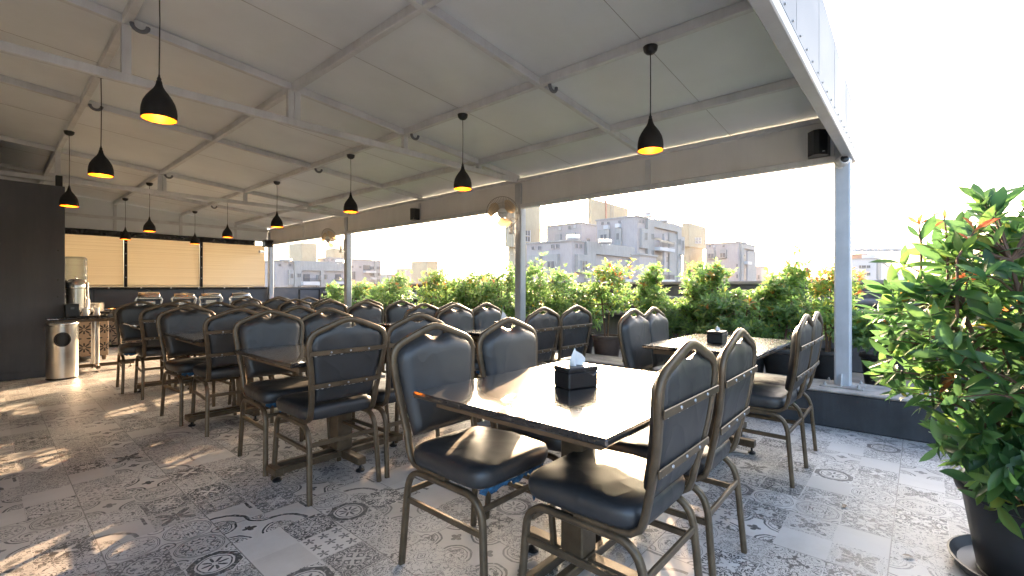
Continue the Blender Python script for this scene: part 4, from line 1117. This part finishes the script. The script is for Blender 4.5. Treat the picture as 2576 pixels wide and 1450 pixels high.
SH = [  # px centre, px top, spread, n, red, yellow, label
    (843, 706, .34, 5200, .18, 0, 'leafy potted shrub, farthest along the parapet, left of the far fan column'),
    (905, 700, .36, 5200, .30, .1, 'thin potted shrub just right of the far fan column'),
    (998, 678, .46, 6500, .22, 0, 'bushy potted shrub with red shoots, left of the reddish one in the hedge'),
    (1092, 670, .40, 5500, .40, .5, 'potted shrub with yellow and red leaves in the middle of the hedge'),
    (1188, 672, .46, 6000, .12, 0, 'dense green potted shrub left of the middle column'),
    (1268, 655, .36, 5200, .10, 0, 'tall green potted shrub directly left of the middle column'),
    (1340, 646, .30, 4200, .14, 0, 'green potted shrub with a tall shoot right behind the middle column'),
    (1408, 662, .34, 5200, .10, .1, 'green potted shrub right of the middle column'),
    (1526, 650, .36, 3600, .34, .45, 'airy two-stemmed potted shrub with orange tips, its brown pot in full view'),
    (1634, 656, .27, 3400, .12, .25, 'slender bright green potted shrub between two wider ones'),
    (1768, 650, .34, 6200, .12, .1, 'round-topped potted shrub behind the corner table'),
    (1880, 715, .36, 4600, .06, 0, 'low dense dark green potted shrub behind the corner table'),
    (1968, 642, .30, 4200, .10, .15, 'tall pointed potted shrub left of the corner column, bright at the top'),
    (2085, 646, .27, 2900, .80, .6, 'reddish potted shrub behind the white corner column'),
    (955, 706, .36, 4200, .12, 0, 'low leafy potted shrub between the reddish ones near the far fan column'),
    (1140, 690, .36, 4200, .15, .2, 'low green potted shrub filling the gap in the middle of the hedge'),
    (1235, 690, .36, 4200, .06, 0, 'low dark potted shrub filling the hedge left of the middle column'),
    (1460, 705, .30, 3200, .08, .1, 'low green potted shrub left of the two-stemmed one'),
    (1700, 760, .28, 3000, .05, 0, 'low dark potted shrub under the round-topped one'),
    (2225, 775, .30, 3400, .05, 0, 'small dark potted shrub behind the large foreground plant')]
for i, (px_, py_, r_, n_, rd, yl, lb) in enumerate(SH):
    Xs = [5.42, 5.55, 5.38][i % 3]
    q = at_x(px_, 722, Xs); zt_ = EYE + (722 - py_) / 1167.0 * (q - Vector((0, 0, EYE))).dot(FWD) - .18
    if i == 8: Xs = 5.33; q = at_x(px_, 722, Xs)
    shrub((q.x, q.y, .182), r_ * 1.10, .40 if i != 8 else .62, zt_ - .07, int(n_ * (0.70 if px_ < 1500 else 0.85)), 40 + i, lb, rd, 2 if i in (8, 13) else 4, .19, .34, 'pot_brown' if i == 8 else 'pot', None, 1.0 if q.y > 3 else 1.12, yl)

# large foreground plant
def big_plant():
    rnd = random.Random(11)
    t = thing('large_potted_plant', (2.70, -.365, 0), 'large glossy leaved plant in a black pot on a saucer, at the right edge', 'plant')
    pot(t, .258, .345, M['pot'], True)
    for o in t.children:
        if o.name.startswith('pot'): o.location = (0, 0, .014)
    st = MB(); lf = MB(); stems = []
    for i in range(9):
        a = i * 2.4 + .3; q = rnd.uniform(.02, .09); lean = rnd.uniform(.12, .42)
        p0 = Vector((q * math.cos(a), q * math.sin(a), .29)); p3 = Vector((lean * math.cos(a), lean * math.sin(a), rnd.uniform(1.0, 1.42)))
        pts = [p0.lerp(p3, f) + Vector((math.sin(f * 5 + i), math.cos(f * 4 + i), 0)) * .018 * (f > 0) for f in [k_ / 7 for k_ in range(8)]]
        st.tube(pts, .013, 7, scale=[1.25 - .8 * k_ / 7 for k_ in range(8)]); stems.append(pts)
    # a bare low branch hanging over the pot rim towards the floor
    st.tube([Vector((-.05, -.02, .30)), Vector((-.22, .03, .48)), Vector((-.30, .05, .75))], .008, 6, scale=[1.3, 1, .6]); stems.append([Vector((-.30, .05, .75))] * 8)
    st.tube([Vector((-.20, -.06, .72)), Vector((-.23, -.12, .46)), Vector((-.16, -.26, .30)), Vector((-.02, -.40, .16))], .009, 6, scale=[.6, 1, 1.2, 1.3])
    def whorl(tip, up, k_, red, big=1.0):
        for q in range(k_):
            a = q * 2.4 + rnd.random() * .6; s_ = Matrix.Rotation(a, 3, up) @ up.orthogonal().normalized()
            d2 = (s_ * rnd.uniform(.5, 1.0) + up * rnd.uniform(-.1, 1.1) + rdir(rnd) * .25).normalized()
            tt = rnd.gauss(.36, .13)
            if rnd.random() < .03: tt = rnd.uniform(.70, .84)
            if red: tt = rnd.uniform(.85, 1.0)
            L_ = rnd.choice((rnd.uniform(.06, .10), rnd.uniform(.085, .14))) * big * (.6 if red else 1)
            leaf_large(lf, tip - up * rnd.uniform(0, .05), d2, (up + rdir(rnd) * .7).normalized(), L_, L_ * rnd.uniform(.125, .185), min(1, max(0, tt)), rnd.uniform(.0, .30))
    n = 0
    while n < 800:
        d = rdir(rnd); f = rnd.random() ** .40
        zc = .95; tip = Vector((d.x * .525 * f, d.y * .525 * f, zc + d.z * .63 * f))
        if tip.z > 1.30: tip.x *= .85; tip.y *= .85
        if n > 640:                                        # low foliage spilling over the pot rim
            a = rnd.uniform(2.2, 5.4); q = rnd.uniform(.16, .40); tip = Vector((q * math.cos(a), q * math.sin(a), rnd.uniform(.34, .62)))
        if tip.z < .33 or (tip.z < .45 and math.hypot(tip.x, tip.y) < .12): continue
        src = min((p for s_ in stems for p in s_[1:]), key=lambda p: (p - tip).length + max(0, p.z - tip.z) * 1.5)
        mid = src.lerp(tip, .55) + Vector((0, 0, .02))
        if n % 2 == 0 or f > .8: st.tube([src, mid, tip], .0040, 5, scale=[1.2, .8, .45])
        up = ((tip - Vector((0, 0, .75))).normalized() * .8 + Vector((0, 0, .55)) + rdir(rnd) * .35).normalized()
        whorl(tip, up, rnd.randint(4, 7), rnd.random() < .018); n += 1
    for k_ in range(14):                                 # shoots breaking the outline
        a = rnd.uniform(0, 6.28); q = rnd.uniform(.05, .42); base = Vector((q * math.cos(a), q * math.sin(a), rnd.uniform(1.25, 1.42)))
        tip = base + Vector((rnd.uniform(-.05, .05), rnd.uniform(-.05, .05), rnd.uniform(.06, .20)))
        st.tube([base - Vector((0, 0, .22)), base, tip], .0055, 5, scale=[1, .8, .4]); up = (tip - base).normalized()
        whorl(tip, up, 5, rnd.random() < .15); whorl(base.lerp(tip, .35), up, 3, False)
    st.build('stems', M['bark'], t); lf.build('foliage', M['leaf_big'], t, ang=180)
big_plant()
for i, (x, y, lb) in enumerate(((2.94, .30, 'small dry leaf on the tiles left of the large plant pot'), (2.60, .02, 'curled grey dry leaf on the tiles near the bottom right'), (3.58, .70, 'pale dry leaf on the tiles below the corner table'))):
    rnd = random.Random(i); b = MB(); leaf_large(b, Vector((0, 0, .004)), Vector((math.cos(i * 2), math.sin(i * 2), .1)).normalized(), Vector((0, 0, 1)), .045, .011, .88, .1); b.t = []
    tag(b.build('fallen_leaf', M['apron'], loc=(x, y, 0)), lb, 'leaf', 'dry leaves on the floor')

# ================================================================== CITY BEYOND THE PARAPET
class Bld:
    """an axis-aligned building read off along the sight lines at a given distance; faces: L looks along -X, Rr looks along -Y"""
    def __init__(s, name, label, depth, corner, cat='building', grp='buildings beyond the terrace'):
        p = at_depth(corner, 722, depth); s.x0, s.y0 = p.x, p.y
        s.t = thing(name, (p.x, p.y, -18), label, cat, 0, grp); s.dep = depth
    def loc(s, x, y, z): return (x - s.x0, y - s.y0, z + 18)
    def block(s, mat, left, right, top, corner=None, depth=None, bottom=None, name='wall', cap=None):
        x0, y0 = s.x0, s.y0
        if corner is not None:
            p = at_depth(corner, 722, depth or s.dep); x0, y0 = p.x, p.y
        cpx = None
        d = FWD.x * x0 + FWD.y * y0
        zt_ = EYE + (722 - top) / 1167 * d
        zb_ = -18 if bottom is None else EYE + (722 - bottom) / 1167 * d
        y1 = at_x(left, 722, x0).y if left is not None else y0 + 8
        x1 = at_y(right, 722, y0).x if right is not None else x0 + 8
        b = MB(); b.span(s.loc(x0, y0, zb_), s.loc(x1, y1, zt_)); o = b.build(name, M[mat], s.t, smooth=False)
        if cap:
            b = MB(); b.span(s.loc(x0 - .2, y0 - .2, zt_), s.loc(x1 + .2, y1 + .2, zt_ + .25)); b.build('coping', M[cap], o, smooth=False)
        s.bx = (x0, y0, x1, y1, zt_); return o
    def pt(s, face, x, y, off=0):
        if face == 'L': q = at_x(x, y, s.bx[0] if not hasattr(s, 'fx') else s.fx); return Vector((q.x - off, q.y, q.z))
        q = at_y(x, y, s.bx[1]); return Vector((q.x, q.y - off, q.z))
    def slab(s, face, rect, mat, out=.08, name='window', inn=.3, parent=None):
        a, c = s.pt(face, rect[0], (rect[1])), s.pt(face, rect[2], (rect[3]))
        if face == 'L': lo, hi = Vector((a.x - out, a.y, a.z)), Vector((a.x + inn, c.y, c.z))
        else: lo, hi = Vector((a.x, a.y - out, a.z)), Vector((c.x, a.y + inn, c.z))
        b = MB(); b.span(s.loc(*lo), s.loc(*hi)); return b.build(name, M[mat], parent or s.t, smooth=False)
    def win(s, face, rect, frame='bgrey', mat='bdark', out=.10):
        w = s.slab(face, rect, mat, out, 'window')
        x0, y0, x1, y1 = rect; tx = max(.35, (x1 - x0) * .10); mx = (x0 + x1) / 2
        for r_ in ((x0 - tx, y0 - .4, x0 + tx * .3, y1 + .4), (x1 - tx * .3, y0 - .4, x1 + tx, y1 + .4), (mx - tx * .4, y0, mx + tx * .4, y1), (x0 - tx, y1 - .1, x1 + tx, y1 + .7)):
            s.slab(face, r_, frame, out + .06, 'window_frame', .1, w)
        return w
    def tank(s, xa, xb, yc, r_px, up=False, dy=3.0):
        """steel water tank on the roof"""
        a = s.pt('L', (xa + xb) / 2, yc); x0, y0, x1, y1, zt_ = s.bx
        cx, cy = min(x0 + dy, x1 - .5), a.y; d = FWD.x * cx + FWD.y * cy
        p = at_depth((xa + xb) / 2, yc, d); L_ = (xb - xa) / 1167 * d; r = r_px / 1167 * d
        b = MB(); u = RGT if not up else Vector((0, 0, 1)); q = Vector(s.loc(p.x, p.y, p.z))
        b.tube([q - u * L_ * .5, q - u * L_ * .46, q + u * L_ * .46, q + u * L_ * .5], r, 16, scale=[.8, 1, 1, .8])
        for f in (-.3, .3): b.box(tuple(q + u * L_ * f - Vector((0, 0, r * 1.0))), (.3, .3, r * .8))
        b.build('water_tank', M['btank'], s.t)
K = .24413
def z7(x, y): return (1194.9 + x * K, 440.2 + y * K)
def r7(a, b_, c, d): return (*z7(a, b_), *z7(c, d))
def X7(x): return 1194.9 + x * K
def Y7(y): return 440.2 + y * K

# water towers of cream render
def tower(label, depth, corner, left, right, top, foot=None, trunk=None, wins=(), ladder=None, mat='bcream'):
    B = Bld('water_tower', label, depth, corner, 'tower', 'cream tower blocks beyond the terrace')
    B.block(mat, left, right, top, bottom=foot, name='tank_room' if foot else 'wall', cap=None)
    for w in wins: B.win('R', w, 'bwhite')
    if ladder:
        xa, xb, ya, yb = ladder; b = MB()
        for x in (xa, xb):
            p, q = B.pt('R', x, ya, .3), B.pt('R', x, yb, .3); b.tube([B.loc(*p), B.loc(*q)], .05, 5)
        for i in range(16):
            y = ya + (yb - ya) * (i + .5) / 16; b.tube([B.loc(*B.pt('R', xa, y, .3)), B.loc(*B.pt('R', xb, y, .3))], .04, 4)
        b.build('ladder', M['bgrey'], B.t)
    if trunk:
        c, l, r = trunk; B.block(mat, l, r, foot - 1, corner=c, depth=depth + 1.2, name='shaft')
    return B
B = tower('tall cream tower rising behind the pale apartment block, with a ladder', 112, X7(1200), X7(1165), X7(1577), Y7(246), ladder=(X7(1388), X7(1414), Y7(243), Y7(455)))
B.slab('R', r7(1340, 260, 1352, 470), 'bbrown', .25, 'drain_pipe')
tower('cream tower directly behind the middle column, overhanging its shaft', 96, X7(395), X7(312), X7(675), Y7(120), Y7(740), (X7(420), X7(345), X7(530)),
      (r7(515, 575, 563, 628), r7(515, 637, 563, 688), r7(455, 575, 500, 628), r7(455, 637, 500, 688)))
tower('cream tower right of the pale apartment block, four small panes', 118, X7(2205), X7(2130), X7(2380), Y7(493), Y7(738), (X7(2212), X7(2142), X7(2350)),
      (r7(2268, 648, 2292, 675), r7(2300, 648, 2324, 675), r7(2268, 682, 2292, 708), r7(2300, 682, 2324, 708)))

# main pale apartment complex
B = Bld('apartment_building', 'large pale apartment block in the centre, with a recessed balcony and white pillar', 82, X7(1670))
B.block('bwall', X7(1253), X7(2130), Y7(432), cap='bgrey')
for r_ in ((1305, 490, 1330, 518), (1365, 487, 1390, 512), (1480, 475, 1505, 505)): B.win('L', r7(*r_), 'bwall')
for r_ in ((1285, 572, 1395, 700), (1455, 555, 1518, 725)): B.slab('L', r7(*r_), 'bgrey', .55, 'window_surround')
B.win('L', r7(1308, 622, 1375, 690), 'bgrey', out=.62); B.win('L', r7(1475, 608, 1500, 672), 'bgrey', out=.62)
for r_ in ((1345, 527, 1390, 560), (1465, 510, 1510, 545)): B.slab('L', r7(*r_), 'bwhite', .8, 'air_conditioner')
for r_ in ((1690, 465, 1705, 495), (1720, 470, 1735, 498)): B.win('R', r7(*r_), 'bwall')
B.slab('R', r7(1755, 445, 1822, 1120), 'bgrey', .5, 'grey_wall'); B.slab('R', r7(1822, 452, 2065, 592), 'bgrey', .5, 'grey_wall'); B.slab('R', r7(2065, 520, 2098, 1120), 'bgrey', .5, 'grey_wall')
B.slab('R', r7(1693, 552, 1765, 765), 'bgrey', .55, 'window_surround'); B.win('R', r7(1722, 602, 1742, 670), 'bgrey', out=.62)
for r_ in ((1795, 612, 1812, 662), (1795, 782, 1812, 828), (2072, 668, 2088, 715), (2073, 820, 2088, 865)): B.win('R', r7(*r_), 'bgrey', out=.6)
B.slab('R', r7(1990, 600, 2064, 1110), 'bgrey', .3, 'grey_wall')
B.slab('R', r7(1826, 640, 1985, 690), 'bdark', .1, 'balcony_door'); B.slab('R', r7(1826, 828, 1985, 900), 'bdark', .1, 'balcony_door')
for ya, yb in ((748, 825), (1080, 1130)):
    B.slab('R', r7(1825, ya, 1980, yb - 22), 'bwhite', 1.6, 'balcony')
    for x in range(1828, 1980, 9): B.slab('R', r7(x, ya - 48, x + 2, ya), 'bdark', 1.58, 'railing', -1.5)
    B.slab('R', r7(1825, ya - 50, 1980, ya - 46), 'bdark', 1.58, 'railing', -1.5)
B.slab('R', r7(1883, 612, 1905, 1130), 'bwall', 1.3, 'pillar', -0.9)
B.slab('R', r7(2098, 638, 2135, 830), 'bgrey', .55, 'window_surround'); B.win('R', r7(2106, 682, 2122, 780), 'bgrey', out=.62)
B.tank(X7(1740), X7(1825), Y7(425), 4.2, dy=9); B.tank(X7(1755), X7(1810), Y7(392), 5, dy=9); B.tank(X7(1905), X7(1990), Y7(470), 4.5, dy=14)

B = Bld('apartment_building', 'lower pale apartment block in front of the centre one, steel tanks on its roof', 66, X7(1000))
B.block('bwall', X7(530), X7(1620), Y7(682), cap='bgrey')
for r_ in ((590, 742, 615, 775), (655, 738, 683, 775), (790, 722, 818, 762), (838, 718, 868, 760)): B.win('L', r7(*r_), 'bwall')
for r_ in ((1033, 712, 1053, 752), (1078, 715, 1098, 755)): B.win('R', r7(*r_), 'bwall')
for r_ in ((575, 835, 690, 1010), (757, 825, 872, 1010)): B.slab('L', r7(*r_), 'bgrey', .6, 'window_surround')
for r_ in ((598, 905, 665, 980), (775, 895, 850, 970)): B.win('L', r7(*r_), 'bgrey', out=.68)
B.slab('R', r7(1128, 690, 1218, 1130), 'bgrey', .5, 'grey_wall'); B.slab('R', r7(1218, 700, 1620, 858), 'bgrey', .5, 'grey_wall'); B.slab('R', r7(1580, 840, 1622, 1130), 'bgrey', .5, 'grey_wall')
B.slab('R', r7(1030, 820, 1128, 1010), 'bgrey', .55, 'window_surround'); B.win('R', r7(1065, 890, 1120, 980), 'bgrey', out=.62)
B.slab('R', r7(1240, 930, 1400, 1040), 'bdark', .1, 'balcony_door'); B.slab('R', r7(1220, 1070, 1560, 1130), 'bwhite', 1.2, 'balcony')
B.block('bwall', X7(1615), X7(1868), Y7(828), corner=X7(1695), depth=64, cap='bgrey')
B.block('bwall', X7(530), X7(1620), Y7(682), corner=X7(1000), depth=66, bottom=Y7(684), name='roof_slab')
B.tank(X7(942), X7(1075), Y7(648), 7, dy=3); B.tank(X7(1275), X7(1405), Y7(690), 6.2, dy=9)

B = Bld('apartment_building', 'pale upper block behind the lower one, with bright openings under its roof', 96, X7(1090))
B.block('bwall', X7(737), X7(1250), Y7(499), cap='bgrey')
for r_, m_ in (((866, 542, 890, 572), 'bwhite'), ((965, 530, 988, 558), 'bdark'), ((1018, 520, 1042, 550), 'bwhite')): B.win('L', r7(*r_), 'bgrey', m_)  # white panes stand in for bright sky showing through the openings
for r_ in ((840, 618, 895, 690), (945, 605, 1040, 690)): B.slab('L', r7(*r_), 'bgrey', .6, 'window_surround')
B.win('R', r7(1150, 655, 1180, 690), 'bgrey')

# right: apartment block and its low annexe
def r3(a, b_, c, d): return (1760.9 + a * .347, 566 + b_ * .347, 1760.9 + c * .347, 566 + d * .347)
B = Bld('apartment_building', 'pale apartment block at the right, between the shrubs and the corner column', 110, 1760.9 + 278 * .347)
B.block('bwall', 1775, 1900, 611, cap='bgrey')
for r_ in ((65, 212, 108, 242), (152, 208, 190, 238)): B.slab('L', (r3(*r_)[0] - 1, r3(*r_)[1] - 9, r3(*r_)[2] + 1, r3(*r_)[3] + 2), 'bgrey', .6, 'window_surround'); B.win('L', r3(*r_), 'bgrey', out=.68)
for r_, m_ in (((68, 148, 80, 163), 'bdark'), ((95, 150, 112, 166), 'bwhite'), ((165, 148, 180, 163), 'bdark'), ((265, 285, 276, 310), 'bdark'), ((265, 360, 276, 388), 'bdark')): B.win('L', r3(*r_), 'bwall', m_)
B.slab('R', r3(288, 140, 305, 410), 'bgrey', .5, 'grey_wall'); B.slab('R', r3(305, 140, 385, 188), 'bgrey', .5, 'grey_wall'); B.slab('R', r3(340, 188, 395, 410), 'bgrey', .4, 'grey_wall')
B.slab('R', r3(306, 215, 338, 262), 'bdark', .1, 'balcony_door'); B.slab('R', r3(306, 310, 338, 405), 'bdark', .1, 'balcony_door')
B.slab('R', r3(305, 266, 336, 290), 'bwhite', 1.3, 'balcony'); B.slab('R', r3(314, 195, 320, 410), 'bwall', 1.0, 'pillar', -0.6)
B.tank(1852, 1866, 609, 2.6, dy=4); B.tank(1868, 1880, 610, 2.6, dy=7)
B = Bld('annexe_building', 'low pale annexe right of the apartment block, half behind a tall shrub', 135, 1760.9 + 440 * .347)
B.block('bwall', 1760.9 + 380 * .347, 1760.9 + 498 * .347, 566 + 305 * .347, cap='bgrey')
for r_ in ((388, 365, 402, 392), (420, 365, 432, 392)): B.win('L', r3(*r_), 'bgrey')
B = Bld('office_building', 'white building right of the corner column, below the brown block', 120, 2204)
B.block('bwhite', 2130, 2290, 652, cap='bgrey')
for r_ in ((1155, 295, 1168, 312), (1175, 295, 1202, 312), (1211, 295, 1234, 312), (1175, 348, 1205, 366), (1211, 348, 1234, 366)): B.win('L', r3(*r_), 'bgrey')
B.slab('R', r3(1278, 245, 1300, 400), 'bgrey', .4, 'grey_wall')
B.block('bwhite', 2168, 2230, 640, corner=2200, depth=126)
B = Bld('brown_building', 'brown block rising behind the white building at the right', 150, 2182)
B.block('bbrown', 2120, 2235, 638)
b = MB()
for i in range(6):
    p = at_depth(2160 + i * 21, 632, 150); q = B.loc(p.x, p.y, p.z); b.add([(q[0], q[1], q[2]), (q[0] + 2.2, q[1] - 1.9, q[2]), (q[0] + 1.2, q[1] - 1.0, q[2] + .9), (q[0] + 1.0, q[1] + 3, q[2] + .9), (q[0], q[1] + 4, q[2]), (q[0] + 2.2, q[1] + 2.1, q[2])], [(0, 1, 2), (0, 2, 3, 4), (1, 5, 3, 2), (0, 4, 5, 1)])
b.build('saw_tooth_roof', M['bgrey'], B.t, smooth=False)

# left: behind the far column
def r4(a, b_, c, d): return (660.3 + a * .1767, 597.5 + b_ * .1767, 660.3 + c * .1767, 597.5 + d * .1767)
B = Bld('apartment_building', 'pale apartment block beyond the far column, with a white balcony', 84, 660.3 + 190 * .1767)
B.block('bwall', 640, 660.3 + 1240 * .1767, 597.5 + 342 * .1767, cap='bgrey')
B.slab('R', r4(440, 352, 548, 760), 'bgrey', .5, 'grey_wall'); B.slab('R', r4(548, 355, 1150, 488), 'bgrey', .5, 'grey_wall'); B.slab('R', r4(815, 480, 865, 760), 'bgrey', .5, 'grey_wall')
for r_ in ((480, 520, 525, 565), (770, 540, 810, 597), (885, 535, 902, 592), (484, 690, 528, 730), (765, 690, 812, 730)): B.win('R', r4(*r_), 'bgrey', out=.6)
for r_ in ((232, 378, 262, 410), (375, 382, 405, 412)): B.win('R', r4(*r_), 'bwall')
B.slab('R', r4(362, 468, 430, 682), 'bgrey', .55, 'window_surround'); B.win('R', r4(378, 520, 416, 582), 'bgrey', out=.62)
B.slab('L', r4(118, 460, 168, 680), 'bgrey', .55, 'window_surround'); B.win('L', r4(122, 515, 136, 580), 'bgrey', out=.62)
B.win('L', r4(126, 380, 138, 412), 'bwall'); B.win('L', r4(152, 378, 164, 410), 'bwall')
for xa, xb, da, db in ((538, 770, 582, 672), (975, 1142, 1035, 1115)):
    B.slab('R', r4(da, 525, db, 630), 'bdark', .1, 'balcony_door'); B.slab('R', r4(xa, 630, xb, 684), 'bwhite', 1.4, 'balcony')
    for x in range(xa + 4, xb, 12): B.slab('R', r4(x, 582, x + 3, 630), 'bdark', 1.38, 'railing', -1.3)
    B.slab('R', r4(xa, 578, xb, 583), 'bdark', 1.38, 'railing', -1.3)
B.tank(660.3 + 250 * .1767, 660.3 + 412 * .1767, 597.5 + 320 * .1767, 4.0, dy=5); B.tank(660.3 + 1045 * .1767, 660.3 + 1160 * .1767, 597.5 + 345 * .1767, 4.4, dy=26)
tower('cream tower with leaning ladders beyond the far column', 128, 660.3 + 558 * .1767, 660.3 + 375 * .1767, 660.3 + 770 * .1767, 597.5 + 76 * .1767)
tower('smaller cream tower behind the farther fan', 150, 660.3 + 1025 * .1767, 660.3 + 897 * .1767, 660.3 + 1180 * .1767, 597.5 + 160 * .1767)
B = Bld('apartment_building', 'small pale block with two windows behind the farther fan', 130, 660.3 + 950 * .1767)
B.block('bwall', 660.3 + 780 * .1767, 660.3 + 1150 * .1767, 597.5 + 297 * .1767, cap='bgrey')
for r_ in ((872, 312, 884, 332), (922, 310, 934, 330)): B.win('L', r4(*r_), 'bwall')
for r_ in ((980, 312, 992, 332), (1014, 312, 1028, 332)): B.win('R', r4(*r_), 'bwall')
def r5(a, b_, c, d): return (880.5 + a * .3024, 616.3 + b_ * .3024, 880.5 + c * .3024, 616.3 + d * .3024)
B = Bld('apartment_building', 'long pale block right of the farther fan column, with small balconies', 105, 880.5 - 60 * .3024)
B.block('bwall', 840, 880.5 + 252 * .3024, 616.3 + 122 * .3024, cap='bgrey')
for r_ in ((10, 175, 26, 192), (76, 178, 92, 194)): B.win('R', r5(*r_), 'bwall')
for r_ in ((218, 182, 240, 205), (222, 235, 244, 258), (218, 288, 240, 310), (168, 182, 192, 205), (168, 235, 192, 256), (10, 225, 36, 285)): B.win('R', r5(*r_), 'bgrey', out=.4)
B.slab('R', r5(110, 170, 168, 215), 'bdark', .1, 'balcony_door'); B.slab('R', r5(110, 216, 196, 236), 'bwhite', 1.2, 'balcony'); B.slab('R', r5(168, 272, 198, 290), 'bwhite', 1.2, 'balcony')
B.slab('R', r5(200, 140, 252, 330), 'bgrey', .3, 'grey_wall')
B.tank(880.5 + 182 * .3024, 880.5 + 220 * .3024, 616.3 + 127 * .3024, 2.6, dy=10)
B = Bld('apartment_building', 'low distant pale block left of the tan cube building', 170, 880.5 + 455 * .3024)
B.block('bwall', 880.5 + 385 * .3024, 880.5 + 512 * .3024, 616.3 + 203 * .3024, cap='bgrey')
for r_ in ((398, 215, 408, 224), (430, 215, 440, 224)): B.win('L', r5(*r_), 'bgrey')
B = Bld('tan_building', 'tan cube building standing alone above the hedge', 140, 880.5 + 640 * .3024)
B.block('bcream', 880.5 + 509 * .3024, 880.5 + 732 * .3024, 616.3 + 141 * .3024, cap='bcream')
B = Bld('apartment_building', 'low distant block between the long pale block and the hedge', 190, 880.5 + 330 * .3024)
B.block('bgrey', 880.5 + 250 * .3024, 880.5 + 430 * .3024, 616.3 + 243 * .3024)
B = Bld('apartment_building', 'distant white sliver of a block right of the tan cube building', 200, 880.5 + 750 * .3024)
B.block('bwhite', 880.5 + 735 * .3024, 880.5 + 780 * .3024, 616.3 + 196 * .3024)

# ================================================================== AIR
hz = MB(); hz.span((-80, -80, -19), (330, 330, 46))
hm = bpy.data.materials.new('haze'); hm.use_nodes = True; nt = hm.node_tree
nt.nodes.remove(nt.nodes['Principled BSDF'])
pv = nt.nodes.new('ShaderNodeVolumePrincipled'); pv.inputs['Color'].default_value = (0.96, 0.95, 0.93, 1); pv.inputs['Density'].default_value = 0.00016; pv.inputs['Anisotropy'].default_value = 0.35
nt.links.new(pv.outputs[0], nt.nodes['Material Output'].inputs['Volume'])
tag(hz.build('haze', hm, smooth=False), kind='stuff')
